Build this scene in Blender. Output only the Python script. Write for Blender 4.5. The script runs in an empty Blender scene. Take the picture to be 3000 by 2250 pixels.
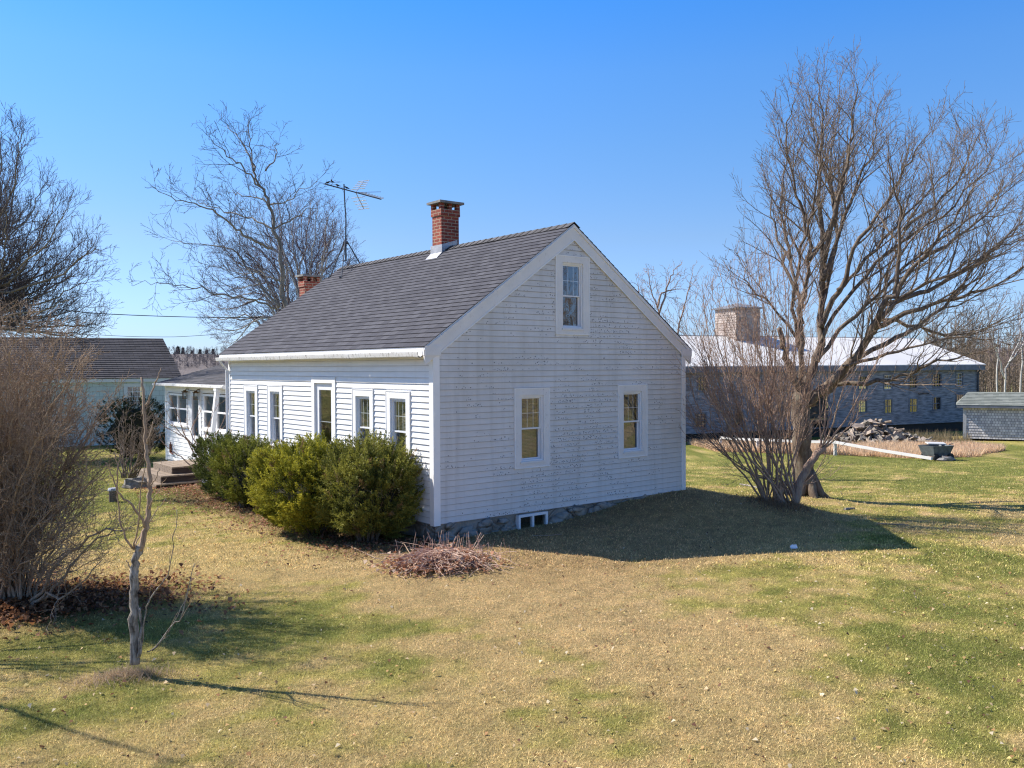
import bpy, math, random
import numpy as np
from mathutils import Vector, Matrix
from mathutils.noise import noise as mnoise

random.seed(7); RNG = np.random.default_rng(7)
SC = bpy.context.scene
COL = SC.collection
R = math.radians

# ------------------------------------------------------------------ camera model
FPX, PITCH, ROLL, CZ = 2587.4, -.0206875, -.0056163, 2.85412
_F = Vector((0, math.cos(PITCH), math.sin(PITCH))); _U0 = Vector((0, -math.sin(PITCH), math.cos(PITCH))); _R0 = Vector((1, 0, 0))
_Rt = _R0*math.cos(ROLL)+_U0*math.sin(ROLL); _Up = -_R0*math.sin(ROLL)+_U0*math.cos(ROLL)
def at(px, py, Y):
    d = _F+_Rt*((px-1500)/FPX)-_Up*((py-1125)/FPX)
    return Vector((0, 0, CZ))+d*(Y/d.y)
cd = bpy.data.cameras.new('camera'); cam = bpy.data.objects.new('camera', cd); COL.objects.link(cam)
M = Matrix((( _Rt.x, _Up.x, -_F.x, 0), (_Rt.y, _Up.y, -_F.y, 0), (_Rt.z, _Up.z, -_F.z, CZ), (0, 0, 0, 1)))
cam.matrix_world = M
cd.sensor_width = 36; cd.lens = 36*FPX/3000; cd.clip_end = 3000; cd.clip_start = .1
SC.camera = cam
SC.render.resolution_x = 1024; SC.render.resolution_y = 768

# ------------------------------------------------------------------ light
SUNV = Vector((-.98, .30, 1.0)).normalized()
sl = bpy.data.lights.new('sun', 'SUN'); so = bpy.data.objects.new('sun', sl); COL.objects.link(so)
sl.energy = 5.0; sl.angle = R(.53); sl.color = (1, .93, .83)
so.rotation_mode = 'QUATERNION'; so.rotation_quaternion = SUNV.to_track_quat('Z', 'Y')
w = bpy.data.worlds.new('World'); SC.world = w; w.use_nodes = True
nt = w.node_tree; nt.nodes.clear()
sky = nt.nodes.new('ShaderNodeTexSky'); sky.sky_type = 'NISHITA'; sky.sun_disc = False
sky.sun_elevation = math.asin(SUNV.z); sky.sun_rotation = math.atan2(SUNV.x, SUNV.y)
sky.altitude = 0; sky.air_density = 1.05; sky.dust_density = .35; sky.ozone_density = 3.2
hs = nt.nodes.new('ShaderNodeHueSaturation'); hs.inputs['Saturation'].default_value = 1.12
bg = nt.nodes.new('ShaderNodeBackground'); bg.inputs[1].default_value = .15
wo = nt.nodes.new('ShaderNodeOutputWorld')
tc = nt.nodes.new('ShaderNodeTexCoord'); sx_ = nt.nodes.new('ShaderNodeSeparateXYZ'); cr = nt.nodes.new('ShaderNodeValToRGB'); mu = nt.nodes.new('ShaderNodeMix')
mu.data_type = 'RGBA'; mu.blend_type = 'MULTIPLY'; mu.inputs[0].default_value = 1
el = cr.color_ramp.elements
for p_, c_ in ((0.0, (.40, .53, .88)), (.03, (.38, .50, .84)), (.14, (.47, .52, .66)), (.235, (.44, .58, .74)), (.31, (.40, .62, .83)), (.38, (.28, .62, .93)), (.60, (.44, .52, .66))):
    e_ = el.new(p_) if p_ not in (0.0,) else el[0]
    e_.position = p_; e_.color = (*c_, 1)
el[-1].position = 1.0; el[-1].color = (.44, .52, .66, 1)
nt.links.new(tc.outputs['Generated'], sx_.inputs[0]); nt.links.new(sx_.outputs['Z'], cr.inputs[0])
nt.links.new(sky.outputs[0], hs.inputs['Color']); nt.links.new(hs.outputs[0], mu.inputs[6]); nt.links.new(cr.outputs[0], mu.inputs[7]); nt.links.new(mu.outputs[2], bg.inputs[0]); nt.links.new(bg.outputs[0], wo.inputs[0])
SC.view_settings.view_transform = 'Standard'; SC.view_settings.look = 'None'; SC.view_settings.gamma = 1
SC.view_settings.exposure = .72
SC.render.engine = 'CYCLES'
SC.cycles.use_denoising = True; SC.cycles.denoising_prefilter = 'NONE'; SC.cycles.denoising_input_passes = 'RGB_ALBEDO_NORMAL'; SC.cycles.filter_width = 1.2; SC.cycles.max_bounces = 6; SC.cycles.transparent_max_bounces = 12

# ------------------------------------------------------------------ materials
class NT:
    def __init__(s, name):
        s.m = bpy.data.materials.new(name); s.m.use_nodes = True; s.t = s.m.node_tree
        s.p = s.t.nodes['Principled BSDF']; s.out = s.t.nodes['Material Output']
    def n(s, typ, **k):
        o = s.t.nodes.new('ShaderNode'+typ)
        for a, b in k.items():
            if a[0] == '_': o.inputs[a[1:].replace('_', ' ')].default_value = b
            else: setattr(o, a, b)
        return o
    def l(s, a, b): s.t.links.new(a, b)
    def math(s, op, a, b=None, clamp=False):
        o = s.n('Math', operation=op, use_clamp=clamp)
        for i, v in enumerate((a, b)):
            if v is None: continue
            if isinstance(v, (int, float)): o.inputs[i].default_value = v
            else: s.l(v, o.inputs[i])
        return o.outputs[0]
    def mix(s, fac, a, b, mode='MIX'):
        o = s.n('Mix', data_type='RGBA', blend_type=mode)
        for i, v in ((0, fac), (6, a), (7, b)):
            if isinstance(v, (int, float)): o.inputs[i].default_value = v
            elif isinstance(v, tuple): o.inputs[i].default_value = (*v, 1)
            else: s.l(v, o.inputs[i])
        return o.outputs[2]
    def noise(s, vec, scale, detail=3, rough=.55):
        o = s.n('TexNoise', _Scale=scale, _Detail=detail, _Roughness=rough)
        if vec is not None: s.l(vec, o.inputs['Vector'])
        return o.outputs['Fac']
    def ramp(s, v, lo, hi):
        o = s.n('MapRange'); s.l(v, o.inputs[0]); o.inputs[1].default_value = lo; o.inputs[2].default_value = hi
        return o.outputs[0]
    def obj(s): return s.n('TexCoord').outputs['Object']
    def uv(s): return s.n('TexCoord').outputs['UV']
    def scale(s, vec, v):
        o = s.n('Mapping'); s.l(vec, o.inputs[0]); o.inputs['Scale'].default_value = v; return o.outputs[0]
    def bump(s, h, st=.3, d=.01):
        o = s.n('Bump', _Strength=st, _Distance=d); s.l(h, o.inputs['Height']); s.l(o.outputs[0], s.p.inputs['Normal'])
def simple(name, c1, c2=None, rough=.7, scale=6., bump=.2, stretch=(1, 1, 1), lo=.35, hi=.65, metal=0, spec=.3, bd=.01):
    n = NT(name); n.p.inputs['Roughness'].default_value = rough; n.p.inputs['Metallic'].default_value = metal
    n.p.inputs['Specular IOR Level'].default_value = spec
    if c2 is None: c2 = tuple(x*.8 for x in c1)
    v = n.scale(n.obj(), stretch)
    f = n.noise(v, scale, 5, .6)
    n.l(n.mix(n.ramp(f, lo, hi), c1, c2), n.p.inputs['Base Color'])
    if bump: n.bump(n.noise(v, scale*6, 3, .6), bump, bd)
    return n.m
def attr_mat(name, rough=.8, var=.25, scale=40, trans=0, bump=.0):
    n = NT(name); a = n.n('Attribute', attribute_name='Col')
    f = n.noise(n.obj(), scale, 4, .65)
    n.l(n.mix(n.ramp(f, .25, .75), 1.0, 1.0) if False else n.mix(1.0, a.outputs['Color'], n.mix(n.ramp(f, .25, .75), (1-var,)*3, (1+var,)*3), 'MULTIPLY'), n.p.inputs['Base Color'])
    n.p.inputs['Roughness'].default_value = rough; n.p.inputs['Specular IOR Level'].default_value = .15
    if bump: n.bump(n.noise(n.obj(), scale, 6, .75), bump, .03)
    return n.m

def siding_mat(name, base, specks, dirt):
    n = NT(name); o = n.obj(); s = n.n('SeparateXYZ'); n.l(o, s.inputs[0])
    n.p.inputs['Roughness'].default_value = .55; n.p.inputs['Specular IOR Level'].default_value = .25
    f = n.noise(n.scale(o, (1.5, 1.5, 9)), 1.2, 5, .6)
    c = n.mix(n.ramp(f, .3, .75), base, tuple(x*.9 for x in base))
    d = n.noise(n.scale(o, (1, 1, .8)), .55, 5, .65)
    up = n.ramp(s.outputs['Z'], .6, 4.2)
    dm = n.math('MULTIPLY', n.ramp(d, .40, .66), n.math('ADD', n.math('MULTIPLY', up, .75), .25))
    c = n.mix(n.math('MULTIPLY', dm, dirt), c, (.42, .40, .355))
    vs = n.noise(n.scale(o, (7, 7, .35)), 1.0, 4, .6)
    c = n.mix(n.math('MULTIPLY', n.ramp(vs, .48, .70), .22 if specks else .06), c, (.36, .34, .30))
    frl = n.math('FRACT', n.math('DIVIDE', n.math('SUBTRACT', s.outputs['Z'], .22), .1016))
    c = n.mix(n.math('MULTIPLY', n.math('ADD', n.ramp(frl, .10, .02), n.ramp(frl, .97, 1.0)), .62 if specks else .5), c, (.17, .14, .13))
    if specks:
        row = n.math('FLOOR', n.math('DIVIDE', n.math('SUBTRACT', s.outputs['Z'], .22), .1016))
        fr = n.math('FRACT', n.math('DIVIDE', n.math('SUBTRACT', s.outputs['Z'], .22), .1016))
        cv = n.n('CombineXYZ'); n.l(s.outputs['X'], cv.inputs[0]); n.l(n.math('MULTIPLY', row, 5.37), cv.inputs[1])
        rown = n.noise(cv.outputs[0], 1.1, 2, .5)
        xs = n.math('SUBTRACT', 1.0, n.math('ABSOLUTE', n.math('DIVIDE', n.math('SUBTRACT', s.outputs['X'], 3.3), 2.9)))
        big = n.noise(n.scale(o, (1, 1, .6)), .8, 3, .6)
        dens = n.math('ADD', n.math('ADD', n.math('MULTIPLY', rown, .95), n.math('MULTIPLY', big, .55)), n.math('MULTIPLY', xs, .24))
        dens = n.math('MULTIPLY', n.ramp(dens, .80, 1.02), n.ramp(n.noise(n.scale(o, (1, 1, 1.6)), 1.5, 3, .6), .44, .58))
        low = n.math('MULTIPLY', n.ramp(fr, .02, .10), n.ramp(fr, .80, .25))
        vo = n.n('TexVoronoi', _Scale=27.0); n.l(n.scale(o, (1, 1, 1.15)), vo.inputs['Vector'])
        cs = n.n('SeparateColor'); n.l(vo.outputs['Color'], cs.inputs[0])
        sel = n.math('LESS_THAN', cs.outputs[0], n.math('MULTIPLY', n.math('MULTIPLY', dens, low), 1.9))
        rad = n.math('MULTIPLY', n.math('POWER', cs.outputs[1], 1.1), .47)
        wob = n.math('ADD', vo.outputs['Distance'], n.math('MULTIPLY', n.math('SUBTRACT', n.noise(o, 120, 2), .5), .35))
        sp = n.math('MULTIPLY', sel, n.math('LESS_THAN', wob, rad))
        c = n.mix(n.math('MULTIPLY', sp, .85), c, (.08, .08, .085))
        sm = n.math('MULTIPLY', n.math('MULTIPLY', dens, low), n.ramp(n.noise(o, 30, 4, .7), .5, .7))
        c = n.mix(n.math('MULTIPLY', sm, .28), c, (.2, .19, .18))
    n.l(c, n.p.inputs['Base Color']); n.bump(n.noise(n.scale(o, (3, 3, 30)), 8, 3), .12, .004)
    return n.m

def shingle_mat(name, c1, c2, w_, h_, joint=.0, mcol=(.03, .03, .03)):
    n = NT(name); b = n.n('TexBrick', offset=.5, _Scale=1.0)
    b.inputs['Brick Width'].default_value = w_; b.inputs['Row Height'].default_value = h_
    b.inputs['Mortar Size'].default_value = joint; b.inputs['Mortar Smooth'].default_value = .3
    b.inputs['Color1'].default_value = (*c1, 1); b.inputs['Color2'].default_value = (*c2, 1); b.inputs['Mortar'].default_value = (*mcol, 1)
    n.l(n.uv(), b.inputs['Vector'])
    f = n.noise(n.uv(), 1.3, 5, .6); g = n.noise(n.uv(), 60, 3, .7)
    c = n.mix(.5, b.outputs['Color'], n.mix(n.ramp(f, .3, .7), (.85,)*3, (1.15,)*3), 'MULTIPLY')
    c = n.mix(.8, c, n.mix(n.ramp(g, .3, .7), (.8,)*3, (1.2,)*3), 'MULTIPLY')
    n.l(c, n.p.inputs['Base Color']); n.p.inputs['Roughness'].default_value = .9; n.p.inputs['Specular IOR Level'].default_value = .2
    n.bump(g, .5, .006)
    return n.m

def brick_mat():
    n = NT('chimney_brick'); b = n.n('TexBrick', offset=.5, _Scale=1.0)
    b.inputs['Brick Width'].default_value = .205; b.inputs['Row Height'].default_value = .071
    b.inputs['Mortar Size'].default_value = .009; b.inputs['Mortar Smooth'].default_value = .1
    b.inputs['Color1'].default_value = (.31, .062, .035, 1); b.inputs['Color2'].default_value = (.19, .035, .022, 1); b.inputs['Mortar'].default_value = (.36, .27, .19, 1)
    n.l(n.uv(), b.inputs['Vector'])
    f = n.noise(n.obj(), 5, 5, .6)
    n.l(n.mix(.8, b.outputs['Color'], n.mix(n.ramp(f, .3, .7), (.7,)*3, (1.15,)*3), 'MULTIPLY'), n.p.inputs['Base Color'])
    n.p.inputs['Roughness'].default_value = .85
    n.bump(n.math('SUBTRACT', n.noise(n.obj(), 50, 2), b.outputs['Fac']), .5, .006)
    return n.m

def glass_mat():
    n = NT('window_glass'); n.t.nodes.remove(n.p)
    tr = n.n('BsdfTransparent'); tr.inputs[0].default_value = (.72, .75, .76, 1)
    gl = n.n('BsdfGlossy', _Roughness=.02); gl.inputs[0].default_value = (.95, .96, 1, 1)
    nn = n.noise(n.obj(), 1.6, 2); bp = n.n('Bump', _Strength=.22, _Distance=.04); n.l(nn, bp.inputs['Height']); n.l(bp.outputs[0], gl.inputs['Normal'])
    ge = n.n('NewGeometry'); dt = n.n('VectorMath', operation='DOT_PRODUCT'); n.l(ge.outputs['Incoming'], dt.inputs[0]); n.l(ge.outputs['Normal'], dt.inputs[1])
    fc = n.math('POWER', n.math('SUBTRACT', 1.0, n.math('ABSOLUTE', dt.outputs['Value'])), 5.0)
    f2 = n.math('ADD', n.math('MULTIPLY', fc, .9), .15)
    mx = n.n('MixShader'); n.l(f2, mx.inputs[0]); n.l(tr.outputs[0], mx.inputs[1]); n.l(gl.outputs[0], mx.inputs[2])
    n.l(mx.outputs[0], n.out.inputs[0]); return n.m

def dirty_glass():
    n = NT('dirty_old_glass'); n.t.nodes.remove(n.p); tr = n.n('BsdfTransparent'); tr.inputs[0].default_value = (.42, .40, .34, 1)
    df = n.n('BsdfDiffuse'); df.inputs[0].default_value = (.16, .15, .13, 1); mx = n.n('MixShader'); n.l(n.ramp(n.noise(n.obj(), 6, 4, .7), .35, .75), mx.inputs[0]); n.l(tr.outputs[0], mx.inputs[1]); n.l(df.outputs[0], mx.inputs[2]); n.l(mx.outputs[0], n.out.inputs[0]); return n.m
def trim_mat(name, base, peel=.35, lo=.60):
    n = NT(name); o = n.obj()
    f = n.noise(o, 2.5, 5, .65); g = n.noise(n.scale(o, (2, 2, 1)), 9, 6, .75)
    c = n.mix(n.ramp(f, .3, .7), base, tuple(x*.9 for x in base))
    c = n.mix(n.math('MULTIPLY', n.ramp(g, lo, lo+.1), peel), c, (.25, .22, .19))
    n.l(c, n.p.inputs['Base Color']); n.p.inputs['Roughness'].default_value = .55; n.p.inputs['Specular IOR Level'].default_value = .3
    n.bump(g, .25, .004)
    return n.m

def bark_mat(name, c1, c2, lichen=(.33, .33, .24), amt=.25, sc=1.):
    n = NT(name); o = n.obj()
    f = n.noise(n.scale(o, (1, 1, .18)), 14*sc, 5, .7)
    c = n.mix(n.ramp(f, .35, .65), c1, c2)
    g = n.noise(o, 5*sc, 4, .6)
    c = n.mix(n.math('MULTIPLY', n.ramp(g, .54, .66), amt), c, lichen)
    n.l(c, n.p.inputs['Base Color']); n.p.inputs['Roughness'].default_value = .9; n.p.inputs['Specular IOR Level'].default_value = .15
    n.bump(f, .8, .02); return n.m

def stone_mat():
    n = NT('foundation_stone'); o = n.obj()
    vo = n.n('TexVoronoi', _Scale=2.6, feature='DISTANCE_TO_EDGE'); n.l(n.scale(o, (1, 1, 1.6)), vo.inputs['Vector'])
    f = n.noise(o, 4, 6, .7); g = n.noise(o, 2.1, 4, .6)
    c = n.mix(n.ramp(f, .35, .65), (.17, .145, .12), (.37, .33, .27))
    c = n.mix(n.ramp(g, .45, .6), c, (.30, .285, .26))
    c = n.mix(n.math('MULTIPLY', n.ramp(vo.outputs[0], .035, .0), n.ramp(g, .62, .42)), c, (.10, .095, .09))
    n.l(c, n.p.inputs['Base Color']); n.p.inputs['Roughness'].default_value = .9
    n.bump(n.math('ADD', n.math('MULTIPLY', n.ramp(vo.outputs[0], 0, .12), .6), f), .9, .05); return n.m

MT = dict(
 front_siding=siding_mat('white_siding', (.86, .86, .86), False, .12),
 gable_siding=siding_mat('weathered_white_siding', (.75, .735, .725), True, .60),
 trim=trim_mat('painted_trim', (.80, .785, .77), .45), trim_white=trim_mat('white_trim', (.90, .90, .90), .08),
 vinyl=simple('white_vinyl', (.80, .81, .83), (.74, .75, .78), .35, 3, .0),
 roof=shingle_mat('dark_grey_shingles', (.058, .058, .070), (.090, .090, .104), .24, .14, .007, (.034, .033, .038)),
 porch_roof=shingle_mat('old_grey_shingles', (.06, .06, .065), (.11, .105, .11), .3, .14),
 ridge=shingle_mat('ridge_shingle', (.08, .078, .082), (.13, .125, .13), .2, .3, .006),
 stone=stone_mat(), brick=brick_mat(), glass=glass_mat(), dirty=dirty_glass(),
 concrete=simple('weathered_concrete', (.16, .16, .155), (.27, .26, .25), .9, 8, .5),
 lead=simple('lead_flashing', (.50, .50, .52), (.36, .36, .38), .45, 5, .3, metal=.3),
 gutter=trim_mat('rusty_white_gutter', (.80, .79, .77), .7, .53),
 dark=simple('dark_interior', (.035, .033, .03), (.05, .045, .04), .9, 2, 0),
 blind=simple('tan_blind', (.25, .235, .185), (.20, .185, .145), .6, 3, 0),
 curtain=simple('grey_curtain', (.42, .43, .45), (.3, .31, .33), .8, 9, .2, (6, 6, .3)),
 wood=simple('weathered_boards', (.17, .125, .09), (.36, .29, .22), .9, 5, .6, (1, 6, 6)),
 wood_dark=simple('shade_toned_riser_boards', (.05, .035, .03), (.08, .06, .05), .9, 5, .3, (1, 6, 6)),  # dark copy of the boards, shade put into the colour of the step faces
 metal_dark=simple('dark_galvanised_steel', (.06, .07, .085), (.10, .11, .13), .5, 20, .1, metal=.5),
 metal=simple('aluminium', (.70, .70, .70), (.55, .55, .56), .35, 20, .1, metal=.7),
 brass=simple('aged_brass', (.10, .06, .03), (.16, .10, .05), .45, 20, .1, metal=.7),
 rust=simple('rusty_iron', (.20, .06, .03), (.12, .04, .025), .8, 20, .3),
 bird=simple('dark_feathers', (.02, .02, .022), (.03, .03, .03), .7, 20, 0),
 cable=simple('black_cable', (.02, .02, .022), (.03, .03, .03), .6, 2, 0),
 barn_wall=simple('weathered_blue_grey_clapboards', (.34, .35, .37), (.11, .115, .13), .85, 1.6, .4, (1, 1, 7), .38, .66),
 barn_roof=simple('pale_metal_roof', (.70, .685, .66), (.60, .59, .57), .6, .25, .1, (1, .2, 1)),
 barn_trim=simple('grey_painted_boards', (.22, .24, .28), (.14, .15, .17), .8, 2, .2),
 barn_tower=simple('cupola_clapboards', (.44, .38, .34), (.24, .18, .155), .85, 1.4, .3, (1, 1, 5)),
 shed_wall=shingle_mat('grey_cedar_shingles', (.42, .41, .42), (.72, .70, .69), .14, .15, .008, (.05, .05, .06)),
 shed_roof=shingle_mat('mossy_green_shingles', (.15, .165, .148), (.235, .25, .225), .3, .15, .0),
 mint=shingle_mat('pale_mint_shingles', (.47, .58, .56), (.53, .63, .61), .25, .2, .006, (.25, .33, .33)),
 mint_trim=simple('pale_trim', (.66, .72, .72), (.6, .66, .66), .6, 3, 0),
 far_roof=shingle_mat('charcoal_shingles', (.035, .035, .042), (.07, .068, .078), .4, .19, .012, (.018,)*3),
 fence=trim_mat('white_fence_paint', (.66, .65, .63), .6),
 tub=simple('grey_metal_tub', (.16, .18, .19), (.09, .10, .11), .6, 6, .2, metal=.2),
 rubber=simple('black_rubber', (.03, .03, .03), (.045, .045, .045), .8, 8, .2),
 bark=bark_mat('maple_bark', (.095, .068, .05), (.22, .175, .138)),
 twig=bark_mat('maple_twigs', (.13, .095, .075), (.30, .235, .18), (.42, .38, .26), .35, 3.),
 shrub=bark_mat('shrub_stems', (.24, .15, .115), (.52, .37, .28), (.58, .47, .24), .4, 3.),
 lilac=bark_mat('tan_shrub_twigs', (.22, .155, .11), (.50, .37, .26), (.58, .47, .33), .35, 3.),
 grey_bark=bark_mat('grey_bark', (.16, .14, .115), (.30, .27, .23)),
 dead_bark=bark_mat('pale_dead_bark', (.07, .058, .048), (.46, .42, .37), (.06, .05, .042), .7, 2.2),
 far_wood=simple('far_leafless_wood', (.15, .125, .12), (.21, .18, .17), .95, .4, 0),
 fartwig=bark_mat('far_twigs', (.060, .050, .055), (.135, .115, .115), (.22, .20, .18), .2, 2.),
 birch=bark_mat('birch_bark', (.62, .60, .56), (.40, .37, .33), (.08, .07, .06), .4),
 birchtwig=bark_mat('birch_twigs', (.10, .065, .075), (.20, .145, .155), (.3, .26, .25), .2, 2.),
 granite=simple('granite_block', (.26, .24, .21), (.13, .12, .105), .9, 9, .6),
 logend=simple('split_wood', (.46, .38, .31), (.26, .21, .17), .9, 7, .5),
 pineneedle=simple('pine_needles', (.05, .075, .05), (.08, .105, .065), .8, 4, 0),
)

# ------------------------------------------------------------------ mesh builder
class MB:
    def __init__(s): s.v = []; s.f = []
    def quad(s, *p):
        i = len(s.v); s.v += [tuple(q) for q in p]; s.f.append(tuple(range(i, i+len(p))))
    def box(s, x0, x1, y0, y1, z0, z1):
        i = len(s.v)
        s.v += [(x0, y0, z0), (x1, y0, z0), (x1, y1, z0), (x0, y1, z0), (x0, y0, z1), (x1, y0, z1), (x1, y1, z1), (x0, y1, z1)]
        for q in ((0, 3, 2, 1), (4, 5, 6, 7), (0, 1, 5, 4), (1, 2, 6, 5), (2, 3, 7, 6), (3, 0, 4, 7)): s.f.append(tuple(i+k for k in q))
        return s
    def xbox(s, P, a0, a1, o0, o1, z0, z1):     # box on a wall plane: P(a, off, z)
        i = len(s.v)
        for z in (z0, z1):
            for a, o in ((a0, o0), (a1, o0), (a1, o1), (a0, o1)): s.v.append(tuple(P(a, o, z)))
        for q in ((0, 3, 2, 1), (4, 5, 6, 7), (0, 1, 5, 4), (1, 2, 6, 5), (2, 3, 7, 6), (3, 0, 4, 7)): s.f.append(tuple(i+k for k in q))
        return s
    def prism(s, pts, d):                        # polygon pts (3D) extruded by vector d
        n = len(pts); i = len(s.v); d = Vector(d)
        s.v += [tuple(p) for p in pts]+[tuple(Vector(p)+d) for p in pts]
        s.f.append(tuple(i+k for k in range(n))[::-1]); s.f.append(tuple(i+n+k for k in range(n)))
        for k in range(n): s.f.append((i+k, i+(k+1) % n, i+n+(k+1) % n, i+n+k))
        return s
    def tube(s, pts, rad, n=5, cap=True, lump=0.):
        i0 = len(s.v); m = len(pts); pts = [Vector(p) for p in pts]
        up = Vector((.31, .17, 1)).normalized(); 
        t = (pts[1]-pts[0]).normalized(); a = t.cross(up)
        if a.length < .1: a = t.cross(Vector((1, 0, 0)))
        a.normalize()
        for k in range(m):
            t = (pts[min(k+1, m-1)]-pts[max(k-1, 0)])
            if t.length < 1e-9: t = Vector((0, 0, 1))
            t.normalize(); a = (a-t*a.dot(t))
            if a.length < 1e-6: a = t.orthogonal()
            a.normalize(); b = t.cross(a); r = rad[k] if hasattr(rad, '__len__') else rad
            for j in range(n):
                th = 2*math.pi*j/n; rr = r
                if lump: rr *= 1+lump*mnoise(Vector((math.cos(th)*1.7, math.sin(th)*1.7, k*.45+pts[0].x)))
                s.v.append(tuple(pts[k]+a*(math.cos(th)*rr)+b*(math.sin(th)*rr)))
        for k in range(m-1):
            for j in range(n):
                j2 = (j+1) % n; s.f.append((i0+k*n+j, i0+k*n+j2, i0+(k+1)*n+j2, i0+(k+1)*n+j))
        if cap:
            s.f.append(tuple(i0+j for j in range(n))[::-1]); s.f.append(tuple(i0+(m-1)*n+j for j in range(n)))
        return s
    def blob(s, c, r, n=8, m=6, noise_=.15, seed=0.):
        i0 = len(s.v); c = Vector(c)
        for k in range(m+1):
            ph = math.pi*k/m
            for j in range(n):
                th = 2*math.pi*j/n; d = Vector((math.sin(ph)*math.cos(th), math.sin(ph)*math.sin(th), math.cos(ph)))
                q = 1+noise_*mnoise(d*1.6+Vector((seed, 0, 0)))*2
                s.v.append(tuple(c+Vector((d.x*r[0], d.y*r[1], d.z*r[2]))*q))
        for k in range(m):
            for j in range(n):
                j2 = (j+1) % n; s.f.append((i0+k*n+j, i0+(k+1)*n+j, i0+(k+1)*n+j2, i0+k*n+j2))
        return s
    def build(s, name, mat, parent=None, uv=None, smooth=False):
        me = bpy.data.meshes.new(name); me.from_pydata(s.v, [], s.f); me.materials.append(MT[mat] if isinstance(mat, str) else mat)
        if uv:
            L = me.uv_layers.new(name='UV'); vs = me.vertices
            for p in me.polygons:
                nn = p.normal
                for li in p.loop_indices:
                    c = vs[me.loops[li].vertex_index].co
                    if uv == 'box':
                        ax = max(range(3), key=lambda q: abs(nn[q]))
                        L.data[li].uv = (c.y, c.z) if ax == 0 else (c.x, c.z) if ax == 1 else (c.x, c.y)
                    else: L.data[li].uv = uv(c)
        if smooth: me.polygons.foreach_set('use_smooth', [True]*len(me.polygons))
        o = bpy.data.objects.new(name, me); COL.objects.link(o)
        if parent is not None: o.parent = parent
        return o
def tag(o, label=None, cat=None, group=None, kind=None):
    if label: o['label'] = label
    if cat: o['category'] = cat
    if group: o['group'] = group
    if kind: o['kind'] = kind
    return o
def empty(name, loc, rz=0):
    o = bpy.data.objects.new(name, None); COL.objects.link(o); o.location = loc; o.rotation_euler = (0, 0, rz)
    o.empty_display_size = .2; return o
def np_mesh(name, V, F, mat, col=None, parent=None, smooth=False):
    """V (n,3), F (m,k) arrays; col (n,3) per-vertex colour"""
    me = bpy.data.meshes.new(name); n, k = len(F), F.shape[1]
    me.vertices.add(len(V)); me.vertices.foreach_set('co', V.astype(np.float32).ravel())
    me.loops.add(n*k); me.loops.foreach_set('vertex_index', F.astype(np.int32).ravel())
    me.polygons.add(n); me.polygons.foreach_set('loop_start', (np.arange(n)*k).astype(np.int32))
    try: me.polygons.foreach_set('loop_total', np.full(n, k, np.int32))
    except Exception: pass
    me.update(calc_edges=True)
    if col is not None:
        a = me.color_attributes.new('Col', 'FLOAT_COLOR', 'POINT')
        a.data.foreach_set('color', np.concatenate([col, np.ones((len(V), 1))], 1).astype(np.float32).ravel())
    if smooth: me.polygons.foreach_set('use_smooth', np.ones(n, bool))
    me.materials.append(mat); o = bpy.data.objects.new(name, me); COL.objects.link(o)
    if parent is not None: o.parent = parent
    return o

# ------------------------------------------------------------------ numpy value noise
_L = RNG.random((256, 256))
def vn(x, y):
    xi = np.floor(x).astype(int); yi = np.floor(y).astype(int); fx = x-xi; fy = y-yi
    fx = fx*fx*(3-2*fx); fy = fy*fy*(3-2*fy)
    a = _L[xi & 255, yi & 255]; b = _L[(xi+1) & 255, yi & 255]; c = _L[xi & 255, (yi+1) & 255]; d = _L[(xi+1) & 255, (yi+1) & 255]
    return (a*(1-fx)+b*fx)*(1-fy)+(c*(1-fx)+d*fx)*fy
def fbm(x, y, o=4):
    s = 0; a = .5; t = 0
    for k in range(o): s = s+a*vn(x*2**k+17.3*k, y*2**k+5.1*k); t += a; a *= .55
    return s/t
def sst(x, a, b):
    t = np.clip((x-a)/(b-a), 0, 1); return t*t*(3-2*t)

# ------------------------------------------------------------------ house frame
P0 = np.array([-1.29633, 14.59766]); TH = .896955; HW, HL = 6.2618, 8.9884
GX = np.array([math.sin(TH), math.cos(TH)]); HX = np.array([-math.cos(TH), math.sin(TH)])
def hw(u, v, z=0): return Vector((P0[0]+GX[0]*u+HX[0]*v, P0[1]+GX[1]*u+HX[1]*v, z))
HROT = math.atan2(GX[1], GX[0])

# ------------------------------------------------------------------ terrain
def tz(x, y):
    x = np.asarray(x, float); y = np.asarray(y, float)
    z = -.16-.14*sst(x, 2.5, 9)*sst(y, 9, 14)
    wgt = sst(x, -9, 3)
    z = z-wgt*(.041*np.clip(y-20, 0, 32)+.012*np.clip(y-52, 0, 100))-(1-wgt)*.006*np.clip(y-20, 0, 60)
    u = (x-P0[0])*GX[0]+(y-P0[1])*GX[1]; v = (x-P0[0])*HX[0]+(y-P0[1])*HX[1]
    du = np.maximum(np.maximum(-u, u-HW), 0); dv = np.maximum(np.maximum(-v, v-HL), 0); d = np.hypot(du, dv)
    bank = .10+.31*sst(u, 1.6, 6.0)
    z = z+bank*np.exp(-(d/1.5)**2)*sst(u, -3, 1)
    # mounds at sapling, shrub and brush pile
    for cx, cy, h, r in ((-3.75, 8.47, .045, .22), (5.6, 18.3, .14, .8), (6.75, 20.2, .10, .9), (-1.0, 13.4, .10, .8), (-6.2, 11.2, .06, 1.4)):
        z = z+h*np.exp(-((x-cx)**2+(y-cy)**2)/r**2)
    z = z+.05*(fbm(x*.35, y*.35, 3)-.5)*sst(np.hypot(x, y), 3, 12)+.9*(fbm(x*.012+3, y*.012, 3)-.5)*sst(np.hypot(x, y), 70, 160)
    return z
def tzf(x, y): return float(tz(x, y))
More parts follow.
